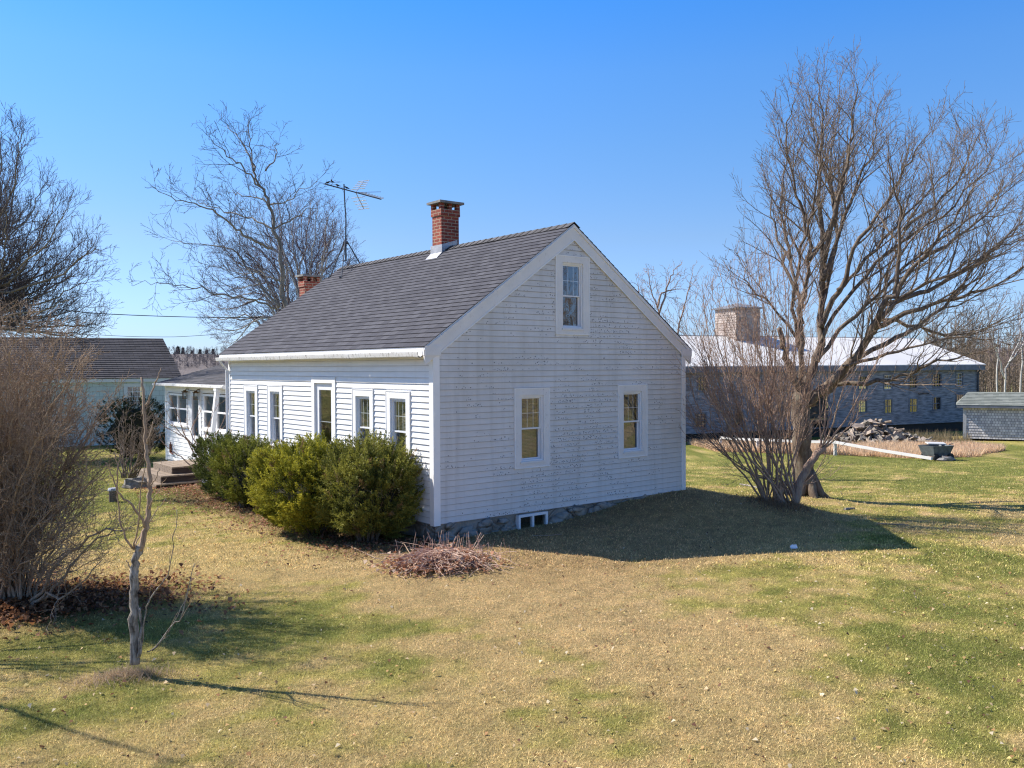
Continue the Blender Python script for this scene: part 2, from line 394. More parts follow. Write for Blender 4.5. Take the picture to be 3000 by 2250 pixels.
def gcol(x, y):
    """lawn colour: straw and green patches"""
    n1 = fbm(x*.45+40, y*.45, 4); n2 = fbm(x*1.7, y*1.7+9, 4); n3 = fbm(x*.16+7, y*.16+3, 3)
    def bl(cx, cy, rx, ry): return np.exp(-((x-cx)/rx)**2-((y-cy)/ry)**2)
    n4 = fbm(x*5.5+3, y*5.5, 3); g = .33+1.3*(n1-.5)+1.1*(n2-.5)+.9*(n4-.5)
    g = g+.50*sst(y, 19, 26)*sst(x, 2, 6)+.34*bl(5.5, 9, 2.4, 3.8)+.34*bl(7.5, 13, 3, 3)+.38*bl(-2.9, 9.4, 1.8, 1.4)+.35*bl(-5, 8, 2, 1.6)+.2*bl(3.0, 7.8, 2, 1)
    g = g+.45*sst(-x, 4.5, 8)*sst(y, 13, 22)-.45*bl(1.0, 8.2, 2.0, 2.6)-.35*bl(0, 12, 2.5, 1.5)+.2*bl(10, 17, 4, 4)+.25*bl(-1.5, 10.3, 2.4, .6)
    uu = (x-P0[0])*GX[0]+(y-P0[1])*GX[1]; vv = (x-P0[0])*HX[0]+(y-P0[1])*HX[1]
    near = sst(-vv, -.1, .2)*sst(vv, -4.2, -2.5)*sst(uu, -1.2, .6)*sst(-uu, -9, -7); g = g-.55*near  # house shadow area: lawn painted browner here and darkened below
    g = sst(g, .12, .95)
    straw = np.array([.72, .55, .235]); straw2 = np.array([.71, .50, .28]); green = np.array([.27, .285, .07]); yg = np.array([.53, .46, .14])
    t = n3[..., None]; s = straw*(1-t)+straw2*t
    k = g[..., None]
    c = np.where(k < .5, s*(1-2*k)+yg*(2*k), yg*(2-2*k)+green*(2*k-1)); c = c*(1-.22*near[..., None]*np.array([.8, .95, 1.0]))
    cl = fbm(x*11, y*8+5, 3)[..., None]; c = c*(.62+.76*cl)
    # leaf litter under the shrub on the left and bare tan under the weeds
    l = np.clip(1.5*np.exp(-((x+6.3)/1.6)**2-((y-11.2)/1.0)**2), 0, 1)[..., None]*.8
    c = c*(1-l)+np.array([.15, .085, .05])*l
    u = (x-P0[0])*GX[0]+(y-P0[1])*GX[1]; v = (x-P0[0])*HX[0]+(y-P0[1])*HX[1]
    l = (sst(u, -1.9, -1.1)*sst(-u, -.3, 0)*sst(v, -.7, .2)*sst(-v, -11, -9.5))[..., None]*.75*np.clip(.4+n2, 0, 1)[..., None]
    c = c*(1-l)+np.array([.17, .10, .06])*l
    l = (sst(-v, -.1, .15)*sst(v, -1.3, -.3)*sst(u, -1.5, 0)*sst(-u, -7, -6))[..., None]*.55
    c = c*(1-l)+np.array([.27, .20, .12])*l
    far = sst(y, 60, 120)[..., None]*.7
    c = c*(1-far)+np.array([.28, .24, .13])*far
    return c
def axis(lo, hi, f0, f1, st):
    a = list(np.arange(f0, f1+1e-6, st)); d = st
    while a[-1] < hi: d *= 1.25; a.append(a[-1]+d)
    d = st
    while a[0] > lo: d *= 1.25; a.insert(0, a[0]-d)
    return np.array(a)
gx = axis(-900, 900, -14, 20, .2); gy = axis(-900, 1200, 4, 30, .2)
GXX, GYY = np.meshgrid(gx, gy); GZ = tz(GXX, GYY)
nx, ny = len(gx), len(gy); idx = np.arange(nx*ny).reshape(ny, nx)
F = np.stack([idx[:-1, :-1], idx[:-1, 1:], idx[1:, 1:], idx[1:, :-1]], -1).reshape(-1, 4)
V = np.stack([GXX, GYY, GZ], -1).reshape(-1, 3)
def ground_mat():
    n = NT('lawn_ground'); a = n.n('Attribute', attribute_name='Col'); o = n.obj()
    f = n.noise(o, 26, 6, .8); g = n.noise(o, 90, 4, .8); h = n.noise(o, 5, 4, .7)
    c = n.mix(1.0, a.outputs['Color'], n.mix(n.ramp(f, .33, .67), (.55,)*3, (1.3,)*3), 'MULTIPLY')
    c = n.mix(1.0, c, n.mix(n.ramp(g, .3, .7), (.6,)*3, (1.3,)*3), 'MULTIPLY')
    c = n.mix(1.0, c, n.mix(n.ramp(h, .3, .7), (.8, .85, .8), (1.15, 1.1, 1.05)), 'MULTIPLY')
    n.l(c, n.p.inputs['Base Color']); n.p.inputs['Roughness'].default_value = .95; n.p.inputs['Specular IOR Level'].default_value = .1
    n.bump(n.math('ADD', n.math('ADD', f, g), n.math('MULTIPLY', n.noise(o, 9, 4, .7), 1.4)), 1.0, .06); return n.m
go = np_mesh('ground', V, F, ground_mat(), gcol(V[:, 0], V[:, 1]), smooth=True)
tag(go, kind='structure')

# ------------------------------------------------------------------ HOUSE
house = empty('farmhouse', (P0[0], P0[1], 0), HROT)
tag(house, 'white clapboard farmhouse with dark shingle roof and shaded flaking gable end', 'house')
STEP, ZB = .1016, .22
GP = lambda a, o, z: (a, -o, z)            # gable wall (facing -y)
FP = lambda a, o, z: (-o, a, z)            # front wall (facing -x)
BP = lambda a, o, z: (HW+o, a, z)          # back wall
LP = lambda a, o, z: (a, HL+o, z)          # far gable
def siding(P, lo, hi, zb, zt, step, ops, ob=.020, ot=.006, back=-.01):
    m = MB(); z = zb
    while z < zt-1e-4:
        z1 = min(z+step, zt); cuts = sorted({z, z1}|{c for o in ops for c in (o[2], o[3]) if z+.004 < c < z1-.004})
        for c0, c1 in zip(cuts[:-1], cuts[1:]):
            mid = (c0+c1)/2; iv = [(lo(c0), hi(c0), lo(c1), hi(c1))]
            for o in ops:
                if o[2] < mid < o[3]:
                    new = []
                    for a, b, c, d in iv:
                        if o[0] > a and o[1] < b: new += [(a, o[0], c, o[0]), (o[1], b, o[1], d)]
                        else: new.append((a, b, c, d))
                    iv = new
            f0 = ob+(ot-ob)*(c0-z)/step; f1 = ob+(ot-ob)*(c1-z)/step
            for a, b, c, d in iv:
                m.quad(P(a, f0, c0), P(b, f0, c0), P(d, f1, c1), P(c, f1, c1))
                if c0 == z: m.quad(P(a, back, c0), P(b, back, c0), P(b, f0, c0), P(a, f0, c0))
        z = z1
    return m
SL = .697; RZ = 5.47; UM = HW/2
rz = lambda u: RZ-SL*abs(u-UM)
# openings (outer trim)
gw = [(1.70, 2.50, 1.03, 2.44, .53, 'blind'), (4.30, 5.10, 1.04, 2.45, .53, 'blind'), (2.69, 3.51, 3.44, 4.88, .52, 'none')]
fw = [(7.25, 8.03, 1.03, 2.425, .51, 'curtain'), (5.90, 6.67, 1.03, 2.435, .51, 'curtain'), (1.96, 2.73, 1.03, 2.425, .53, 'blind'), (.70, 1.485, 1.03, 2.413, .53, 'blind')]
door = (3.42, 4.45, .30, 2.65)
ins = .03
go_ = [(a+ins, b-ins, c+ins, d-ins) for a, b, c, d, _, _ in gw]
fo_ = [(a+ins, b-ins, c+ins, d-ins) for a, b, c, d, _, _ in fw]+[(door[0]+ins, door[1]-ins, door[2]+ins, door[3]-ins)]
WT = 3.06
ulo = lambda z: .05 if z < 3.2 else UM-(RZ-.06-z)/SL
uhi = lambda z: HW-.05 if z < 3.2 else UM+(RZ-.06-z)/SL
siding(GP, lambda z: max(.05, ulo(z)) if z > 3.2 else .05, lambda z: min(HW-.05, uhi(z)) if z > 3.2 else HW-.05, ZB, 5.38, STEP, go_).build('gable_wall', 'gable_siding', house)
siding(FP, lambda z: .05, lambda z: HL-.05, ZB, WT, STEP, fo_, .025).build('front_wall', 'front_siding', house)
m = MB(); m.quad((HW, 0, ZB), (HW, HL, ZB), (HW, HL, 3.1), (HW, 0, 3.1)); m.build('rear_wall', 'front_siding', house)
m = MB(); m.quad((0, HL, ZB), (HW, HL, ZB), (HW, HL, 3.1), (UM, HL, RZ-.05), (0, HL, 3.1)); m.build('far_gable_wall', 'front_siding', house)
m = MB(); m.quad((.05, .05, ZB-.02), (HW-.05, .05, ZB-.02), (HW-.05, HL-.05, ZB-.02), (.05, HL-.05, ZB-.02)); m.build('sill_plate', 'wood_dark', house)
# foundation
def rough_wall(P, a0, a1, z0, z1, ops, st=.09, depth=.05, seed=0):
    m = MB(); na = int((a1-a0)/st); nz = max(2, int((z1-z0)/st)); ids = {}
    for i in range(na+1):
        for j in range(nz+1):
            a = a0+(a1-a0)*i/na; z = z0+(z1-z0)*j/nz
            o = -.02+depth*mnoise(Vector((a*2.3+seed, z*4.1, seed)))+.02*mnoise(Vector((a*9, z*9, seed)))
            ids[i, j] = len(m.v); m.v.append(tuple(P(a, o, z)))
    for i in range(na):
        for j in range(nz):
            am = a0+(a1-a0)*(i+.5)/na; zm = z0+(z1-z0)*(j+.5)/nz
            if any(o[0] < am < o[1] and o[2] < zm < o[3] for o in ops): continue
            m.f.append((ids[i, j], ids[i+1, j], ids[i+1, j+1], ids[i, j+1]))
    return m
fm = rough_wall(GP, .02, HW-.02, -.75, ZB+.012, [(1.80, 2.40, -.08, .16)])
f2 = rough_wall(FP, .02, HL-.02, -.75, ZB+.012, [], seed=4)
k = len(fm.v); fm.v += f2.v; fm.f += [tuple(i+k for i in q) for q in f2.f]
fm.box(HW-.1, HW-.04, .05, HL, -1.2, ZB); fm.box(.05, HW-.1, HL-.1, HL-.04, -1.0, ZB)
rfs = random.Random(2)
for k in range(46):
    a = rfs.uniform(.05, 6.15); 
    if 1.55 < a < 2.65: continue
    z = rfs.uniform(-.18+.30*max(0, (a-2)/4.2), ZB-.05); r = rfs.uniform(.07, .17)
    fm.blob((a, -.01, min(z, ZB-.04)), (r*1.25, rfs.uniform(.05, .10), min(r*.75, ZB+.02-z if ZB+.02-z > .04 else .05)), 10, 7, .35, k*1.7)
fm.build('foundation', 'stone', house, smooth=True)
# corner boards
for a0, a1, b0, b1, z1, lb in ((-.032, .10, -.032, .09, 3.04, 1), (HW-.09, HW+.03, -.03, .09, 3.04, 0), (-.03, .08, HL-.07, HL+.03, 3.04, 0)):
    MB().box(a0, a1, b0, b1, ZB-.02, z1).build('corner_board', 'trim_white', house)
# roof slabs with real courses
def roof_slope(sign, y0, y1, u_eave, z_eave, u_top, z_top, expo=.14, lift=.011):
    m = MB(); L = math.hypot(u_top-u_eave, z_top-z_eave); n = int(L/expo)+1
    du = (u_top-u_eave)/L; dz = (z_top-z_eave)/L; nu, nz = (-dz, du) if du > 0 else (dz, -du)
    ny_ = 24
    for i in range(n):
        s0 = i*expo; s1 = min(L, s0+expo)
        for j in range(ny_):
            ya = y0+(y1-y0)*j/ny_; yb = y0+(y1-y0)*(j+1)/ny_
            def pt(s, y, l):
                sag = .012*mnoise(Vector((y*.55, s*.5, 3)))
                return (u_eave+du*s+nu*(l+sag), y, z_eave+dz*s+nz*(l+sag))
            m.quad(pt(s0, ya, lift), pt(s0, yb, lift), pt(s1, yb, .001), pt(s1, ya, .001))
            m.quad(pt(s0, ya, -.002), pt(s0, yb, -.002), pt(s0, yb, lift), pt(s0, ya, lift))
    return m, (u_eave, z_eave, du, dz)
roofp = empty('roof', (0, 0, 0)); roofp.parent = house
Y0, Y1 = -.045, HL+.16
for sgn in (0, 1):
    ue = -.21 if sgn == 0 else HW+.21
    m, (a, b, c, d) = roof_slope(sgn, Y0, Y1, ue, rz(ue)+.03, UM, RZ+.03)
    m.build('shingle_slope', 'roof', roofp, uv=lambda q, a=a, b=b, c=c, d=d: (q.y, (q.x-a)*c+(q.z-b)*d+.001))
m = MB()   # sheathing under both slopes
m.prism([(-.20, Y0+.01, rz(-.20)+.022), (UM, Y0+.01, RZ+.022), (HW+.20, Y0+.01, rz(HW+.20)+.022), (HW+.20, Y0+.01, rz(HW+.20)-.02), (UM, Y0+.01, RZ-.03), (-.20, Y0+.01, rz(-.20)-.02)], (0, Y1-Y0-.02, 0))
m.build('sheathing', 'trim', roofp)
m = MB(); nyr = 44
for i in range(nyr):
    a = Y0-.005+(Y1-Y0+.01)*i/nyr; b = a+(Y1-Y0+.01)/nyr+.03
    t0, t1 = RZ+.056, RZ+.047
    m.quad((UM-.15, a, t0-.15*SL+.008), (UM-.15, b, t1-.15*SL), (UM, b, t1), (UM, a, t0+.004)); m.quad((UM, a, t0+.004), (UM, b, t1), (UM+.15, b, t1-.15*SL), (UM+.15, a, t0-.15*SL+.008))
m.build('ridge_cap', 'ridge', roofp, uv=lambda q: (q.x, q.y))
# rakes on the gable with returns
def rake(y_out, y_in, w, drop=0., nm='rake_board', mat='trim'):
    m = MB(); e = .20
    for s in (-1, 1):
        ue = UM+s*(UM+e)
        p = [(UM, y_out, RZ-.004-drop), (ue, y_out, RZ-SL*(UM+e)-.004-drop), (ue, y_out, RZ-SL*(UM+e)-.004-drop-w*.5), (ue-s*.02, y_out, RZ-SL*(UM+e)-w-drop), (UM, y_out, RZ-w-drop)]
        if s > 0: p = p[::-1]
        m.prism(p, (0, y_in-y_out, 0))
    return m.build(nm, mat, house)
rake(-.040, -.002, .275)
rake(-.055, -.0415, .055, 0, 'rake_moulding')
m = MB()
for s in (-1, 1):        # thin inner strip at the lower edge
    p = [(UM, -.05, RZ-.265), (UM+s*(UM-.10), -.05, RZ-SL*(UM-.10)-.265), (UM+s*(UM-.10), -.05, RZ-SL*(UM-.10)-.288), (UM, -.05, RZ-.288)]
    m.prism(p if s < 0 else p[::-1], (0, .0085, 0))
m.build('rake_moulding', 'trim_white', house)
for s, x0, x1 in ((-1, -.195, .115), (1, HW-.115, HW+.195)):     # eave returns
    m = MB(); m.box(x0, x1, -.058, -.0415, 3.035, 3.19 if s else 3.19)
    m.box(x0-.002 if s < 0 else x0, x1 if s < 0 else x1+.002, -.056, .05, 3.025, 3.0345)
    m.build('eave_return', 'trim', house)
m = MB(); m.box(-.19, -.001, .02, HL+.12, 3.062, 3.075); m.box(-.205, -.19, -.04, HL+.15, 3.03, 3.128); m.box(HW+.002, HW+.19, .02, HL+.12, 3.062, 3.075); m.box(HW+.19, HW+.205, -.04, HL+.15, 3.03, 3.128)
m.build('eave_soffit', 'trim', house)
# gutter: half-round trough section by section, a little crooked
m = MB(); prof = [(-.208, 3.125), (-.208, 3.04), (-.225, 3.02), (-.262, 3.015), (-.285, 3.03), (-.296, 3.075), (-.302, 3.105), (-.292, 3.108), (-.272, 3.04), (-.23, 3.035), (-.214, 3.06)]
secs = [(.02, 2.35), (2.38, 5.4), (5.42, HL+.16)]
for ya, yb in secs:
    n_ = 8; i0 = len(m.v)
    for i in range(n_+1):
        y = ya+(yb-ya)*i/n_; dz = .010*mnoise(Vector((y*.7, 2, 1)))-.008*(i in (0, n_))
        for a, b in prof: m.v.append((a, y, b+dz-.012))
    q = len(prof)
    for i in range(n_):
        for j in range(q): m.f.append((i0+i*q+j, i0+i*q+(j+1) % q, i0+(i+1)*q+(j+1) % q, i0+(i+1)*q+j))
m.build('gutter', 'gutter', house)
m = MB(); m.tube([(-.25, HL-.03, 3.0), (-.15, HL+.05, 2.9), (-.06, HL+.06, 2.8), (-.06, HL+.06, .2)], .028, 8)
m.build('downspout', 'vinyl', house)

def window(P, a0, a1, z0, z1, wopen, cover, parent, old=True, top=.12, sill=.10, cols=3, rows=2):
    w_ = empty('window', (0, 0, 0)); w_.parent = parent
    c = (a0+a1)/2; b0, b1 = c-wopen/2, c+wopen/2; zt, zs = z1-top, z0+sill; t = 'trim' if old else 'trim_white'
    m = MB()
    m.xbox(P, a0, b0, -.02, .034, z0, z1); m.xbox(P, b1, a1, -.02, .034, z0, z1); m.xbox(P, b0, b1, -.02, .033, zt, z1); m.xbox(P, b0, b1, -.02, .033, z0, zs)
    m.build('casing', t, w_)
    m = MB(); e = .014
    m.xbox(P, a0-e, a0+.002, 0, .042, z0-e, z1+e); m.xbox(P, a1-.002, a1+e, 0, .042, z0-e, z1+e); m.xbox(P, a0, a1, 0, .041, z1-.002, z1+e); m.xbox(P, a0, a1, 0, .041, z0-e, z0+.002)
    m.build('channel', 'trim_white', w_)
    MB().xbox(P, b0-.02, b1+.02, .034, .052, zs-.03, zs+.004).build('sill', t, w_)
    fwid = .032; m = MB()
    m.xbox(P, b0, b0+fwid, -.10, .006, zs, zt); m.xbox(P, b1-fwid, b1, -.10, .006, zs, zt); m.xbox(P, b0+fwid, b1-fwid, -.10, .005, zt-fwid, zt); m.xbox(P, b0+fwid, b1-fwid, -.10, .005, zs, zs+fwid)
    m.build('frame', 'vinyl', w_)
    s0, s1, zm = b0+fwid, b1-fwid, (zs+zt)/2+.0
    def sash(za, zb, off, r):
        m = MB()
        m.xbox(P, s0, s0+r, off-.03, off, za, zb); m.xbox(P, s1-r, s1, off-.03, off, za, zb); m.xbox(P, s0+r, s1-r, off-.03, off-.001, zb-r, zb); m.xbox(P, s0+r, s1-r, off-.03, off-.001, za, za+r)
        o = m.build('sash', 'vinyl', w_)
        m = MB(); m.quad(P(s0+r, off-.012, za+r), P(s1-r, off-.012, za+r), P(s1-r, off-.012, zb-r), P(s0+r, off-.012, zb-r)); m.build('pane', 'glass', w_)
        return s0+r, s1-r, za+r, zb-r
    g0, g1, gz0, gz1 = sash(zm-.016, zt-fwid, -.018, .026)
    if cols:
        m = MB()
        for i in range(1, cols): x = g0+(g1-g0)*i/cols; m.xbox(P, x-.006, x+.006, -.036, -.0315, gz0, gz1)
        for i in range(1, rows): z = gz0+(gz1-gz0)*i/rows; m.xbox(P, g0, g1, -.0365, -.031, z-.006, z+.006)
        m.build('muntin_grid', 'vinyl', w_)
    sash(zs+fwid, zm+.014, -.052, .028)
    # room behind
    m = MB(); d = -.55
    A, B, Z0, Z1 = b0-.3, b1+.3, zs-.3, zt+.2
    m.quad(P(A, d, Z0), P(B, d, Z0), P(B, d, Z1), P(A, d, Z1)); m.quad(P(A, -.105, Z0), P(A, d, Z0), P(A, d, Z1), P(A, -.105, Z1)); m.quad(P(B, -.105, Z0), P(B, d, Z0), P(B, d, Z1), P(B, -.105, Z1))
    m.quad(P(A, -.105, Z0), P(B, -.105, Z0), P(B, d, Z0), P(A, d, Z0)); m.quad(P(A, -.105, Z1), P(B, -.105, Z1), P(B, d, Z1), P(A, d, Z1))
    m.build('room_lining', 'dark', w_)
    if cover == 'blind':
        m = MB(); z = zs+.04
        while z < zt-.05: m.quad(P(s0+.01, -.13, z+.020), P(s1-.01, -.13, z+.020), P(s1-.01, -.115, z), P(s0+.01, -.115, z)); z += .026
        m.build('blind', 'blind', w_)
    elif cover == 'curtain':
        m = MB(); n_ = 22
        for i in range(n_):
            x0_ = s0+(s1-s0)*i/n_; x1_ = s0+(s1-s0)*(i+1)/n_; o0 = -.14+.018*math.sin(i*1.9); o1 = -.14+.018*math.sin((i+1)*1.9)
            m.quad(P(x0_, o0, zs), P(x1_, o1, zs), P(x1_, o1, zm+.02), P(x0_, o0, zm+.02))
        m.build('curtain', 'curtain', w_)
    return w_
for a, b, c, d, wo_, cv in gw: window(GP, a, b, c, d, wo_, cv, house)
for a, b, c, d, wo_, cv in fw: window(FP, a, b, c, d, wo_, cv, house, old=False)
# basement window
bw = empty('basement_window', (0, 0, 0)); bw.parent = house
a0, a1, z0, z1 = 1.755, 2.445, -.125, .19
m = MB(); t = .045
m.xbox(GP, a0, a0+t, -.05, .05, z0, z1); m.xbox(GP, a1-t, a1, -.05, .05, z0, z1); m.xbox(GP, a0+t, a1-t, -.05, .049, z1-t, z1); m.xbox(GP, a0+t, a1-t, -.05, .049, z0, z0+t); m.xbox(GP, 2.08, 2.12, -.03, .044, z0+t, z1-t)
m.build('frame', 'vinyl', bw)
m = MB(); m.quad(GP(a0+t, .01, z0+t), GP(2.08, .01, z0+t), GP(2.08, .01, z1-t), GP(a0+t, .01, z1-t)); m.quad(GP(2.12, .022, z0+t), GP(a1-t, .022, z0+t), GP(a1-t, .022, z1-t), GP(2.12, .022, z1-t)); m.build('pane', 'glass', bw)
m = MB(); m.quad(GP(a0, -.3, z0), GP(a1, -.3, z0), GP(a1, -.3, z1), GP(a0, -.3, z1)); m.build('room_lining', 'dark', bw)
MB().xbox(GP, a0-.03, a1+.03, -.02, .07, z0-.04, z0-.002).build('sill', 'trim', bw)
# front door
dp = empty('front_door', (0, 0, 0)); dp.parent = house
a0, a1, z0, z1 = door; m = MB()
m.xbox(FP, a0, a0+.12, -.02, .04, z0, z1); m.xbox(FP, a1-.12, a1, -.02, .04, z0, z1); m.xbox(FP, a0+.12, a1-.12, -.02, .039, z1-.12, z1)
m.build('casing', 'trim_white', dp)
b0, b1, zt = a0+.12, a1-.12, z1-.12; m = MB()
m.xbox(FP, b0, b0+.13, -.06, -.005, z0, zt); m.xbox(FP, b1-.13, b1, -.06, -.005, z0, zt); m.xbox(FP, b0+.13, b1-.13, -.06, -.006, zt-.14, zt); m.xbox(FP, b0+.13, b1-.13, -.06, -.006, z0, z0+.5)
m.build('storm_door_leaf', 'vinyl', dp)
m = MB(); m.quad(FP(b0+.13, -.03, z0+.5), FP(b1-.13, -.03, z0+.5), FP(b1-.13, -.03, zt-.14), FP(b0+.13, -.03, zt-.14)); m.build('pane', 'glass', dp)
m = MB(); m.quad(FP(b0, -.35, z0), FP(b1, -.35, z0), FP(b1, -.35, zt), FP(b0, -.35, zt)); m.build('room_lining', 'dark', dp)
MB().xbox(FP, b0+.16, b0+.30, -.14, -.10, z0+.4, zt-.1).build('inner_door_edge', simple('orange_wood', (.30, .12, .05), (.22, .08, .03), .5, 6, .2, (1, 1, 8)), dp)
for z in (z0+1.0, z0+1.45): MB().xbox(FP, b0+.13, b1-.13, -.045, -.035, z-.008, z+.008).build('crossbar', 'vinyl', dp)
MB().tube([FP(b0+.07, .0, 1.25), FP(b0+.07, .05, 1.25), FP(b0+.07, .05, 1.37), FP(b0+.07, 0, 1.37)], .008, 6).build('handle', 'metal', dp)

# chimneys
def chimney(u0, u1, v0, v1, zb, ztop, flash=True):
    ch = empty('chimney', (0, 0, 0)); ch.parent = house
    m = MB(); m.box(u0, u1, v0, v1, zb, ztop-.235)
    m.box(u0-.022, u1+.022, v0-.022, v1+.022, ztop-.335, ztop-.19)
    pw = .09; um = (u0+u1)/2
    for (a, b) in ((u0-.02, u0-.02+pw), (u1+.02-pw, u1+.02)):
        for (c, d) in ((v0-.02, v0-.02+pw), (v1+.02-pw, v1+.02)): m.box(a, b, c, d, ztop-.189, ztop-.066)
    m.box(um-.035, um+.035, v0-.02, v0+.06, ztop-.1885, ztop-.0665); m.box(um-.035, um+.035, v1-.06, v1+.02, ztop-.1885, ztop-.0665)
    m.build('brick_stack', 'brick', ch, uv='box')
    m = MB(); m.prism([(u0-.09, v0-.09, ztop-.065), (u1+.09, v0-.09, ztop-.065), (u1+.09, v1+.09, ztop-.065), (u0-.09, v1+.09, ztop-.065)], (0, 0, .05)); m.build('cap', 'concrete', ch)
    MB().box(um-.08, um+.08, (v0+v1)/2-.07, (v0+v1)/2+.07, ztop-.19, ztop-.11).build('flue', 'dark', ch)
    if flash:
        m = MB(); e = .012; k_ = .035
        zf = lambda u: rz(u)+.03
        # apron on the front slope, kicked out
        m.prism([(u0-e, v0-.03, zf(u0)+.20), (u0-e, v0-.03, zf(u0)+.03), (u0-.20, v0-.10, zf(u0-.20)+.022), (u0-.20, v0-.10, zf(u0-.20)+.016), (u0, v0-.03, zf(u0)+.0), (u0, v0-.03, zf(u0)+.20)], (0, v1-v0+.09, 0))
        m.prism([(u0-e, v0-e, zf(u0)+.20), (u1-.05, v0-e, RZ+.20), (u1-.05, v0-e, RZ+.02), (um, v0-e, RZ+.0), (u0-e, v0-e, zf(u0)-.0)], (0, e*.8, 0))
        m.prism([(u0-e, v1+e, zf(u0)+.20), (u1-.05, v1+e, RZ+.20), (u1-.05, v1+e, RZ+.02), (um, v1+e, RZ+.0), (u0-e, v1+e, zf(u0)-.0)], (0, -e*.8, 0))
        m.build('flashing', 'lead', ch)
    return ch
chimney(2.90, 3.37, 4.02, 4.38, 5.0, 6.52)
chimney(2.44, 2.87, 9.92, 10.24, 2.6, 5.36, False)

# enclosed porch wing
PV0, PV1, PU = HL+.02, 15.08, .35
pf = lambda a, o, z: (PU-o, a, z)
pw = empty('enclosed_porch', (0, 0, 0)); pw.parent = house
pops = [(9.9, 11.85, 1.16, 2.16), (11.98, 12.9, .25, 2.22), (13.1, 14.78, 1.18, 2.12)]
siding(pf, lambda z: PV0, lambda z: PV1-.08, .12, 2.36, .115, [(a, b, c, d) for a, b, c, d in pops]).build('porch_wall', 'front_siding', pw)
m = MB(); m.box(PU-.03, PU+.08, PV1-.09, PV1, .08, 2.36); m.build('corner_board', 'trim_white', pw)
m = MB(); m.quad((PU, PV1, .1), (5.6, PV1, .1), (5.6, PV1, 2.5), (3.0, PV1, 3.1), (PU, PV1, 2.36)); m.quad((5.6, PV0, -.3), (5.6, PV1, -.3), (5.6, PV1, 2.5), (5.6, PV0, 2.5)); m.box(PU+.02, 5.5, PV0, PV1-.03, -.4, .1); m.build('side_wall', 'front_siding', pw)
def grid_frame(a0, a1, z0, z1, vbars, hbars, t=.06, off=.02, mat='trim_white', nm='frame', dk=True):
    wnd = empty('porch_window', (0, 0, 0)); wnd.parent = pw
    m = MB(); m.xbox(pf, a0, a0+t, -.05, off, z0, z1); m.xbox(pf, a1-t, a1, -.05, off, z0, z1); m.xbox(pf, a0+t, a1-t, -.05, off-.001, z1-t, z1); m.xbox(pf, a0+t, a1-t, -.05, off-.001, z0, z0+t)
    for x in vbars: m.xbox(pf, x-t*.5, x+t*.5, -.045, off-.002, z0+t, z1-t)
    for z in hbars: m.xbox(pf, a0+t, a1-t, -.045, off-.003, z-t*.35, z+t*.35)
    m.build('frame', mat, wnd)
    MB().xbox(pf, a0-.05, a1+.05, 0, .07, z0-.05, z0-.002).build('sill', mat, wnd)
    m = MB(); m.quad(pf(a0+t, -.02, z0+t), pf(a1-t, -.02, z0+t), pf(a1-t, -.02, z1-t), pf(a0+t, -.02, z1-t)); m.build('pane', 'glass', wnd)
    return wnd
grid_frame(9.92, 11.83, 1.18, 2.14, [10.85], [1.66]); grid_frame(13.12, 14.76, 1.2, 2.10, [13.98], [1.66])
pd = empty('porch_door', (0, 0, 0)); pd.parent = pw
m = MB(); m.xbox(pf, 12.0, 12.18, -.04, .03, .26, 2.2); m.xbox(pf, 12.72, 12.88, -.04, .03, .26, 2.2); m.xbox(pf, 12.18, 12.72, -.04, .029, 2.05, 2.2); m.xbox(pf, 12.18, 12.72, -.04, .01, .26, .95); m.build('door_leaf', 'trim_white', pd)
m = MB(); m.quad(pf(12.18, -.01, .95), pf(12.72, -.01, .95), pf(12.72, -.01, 2.05), pf(12.18, -.01, 2.05)); m.build('pane', 'glass', pd)
MB().tube([pf(12.25, .03, 1.1), pf(12.25, .07, 1.1), pf(12.25, .07, 1.2)], .012, 6).build('handle', 'brass', pd)
m = MB(); d = 1.6
m.quad((PU+d, PV0+.05, .1), (PU+d, PV1-.1, .1), (PU+d, PV1-.1, 2.4), (PU+d, PV0+.05, 2.4)); m.build('room_lining', simple('porch_interior', (.22, .19, .15), (.12, .10, .08), .9, 1.3, 0), pw)
for v in (12.08, 12.98):
    ln = empty('wall_lantern', (0, 0, 0)); ln.parent = pw; x = PU-.13
    m = MB(); m.box(x-.06, x+.06, v-.06, v+.06, 2.15, 2.17)
    m.prism([(x-.07, v-.07, 2.17), (x+.07, v-.07, 2.17), (x+.07, v+.07, 2.17), (x-.07, v+.07, 2.17)], (0, 0, .02)); m.box(x-.035, x+.035, v-.035, v+.035, 2.19, 2.22)
    for a in (-.055, .045):
        for b in (-.055, .045): m.box(x+a, x+a+.01, v+b, v+b+.01, 1.98, 2.15)
    m.box(x-.055, x+.055, v-.055, v+.055, 1.97, 1.98); m.tube([(x, v, 2.2), (x+.05, v, 2.25), (PU, v, 2.24)], .012, 6)
    m.build('cage', 'brass', ln)
    m = MB(); m.box(x-.045, x+.045, v-.045, v+.045, 1.982, 2.148); m.build('glass_box', 'glass', ln)
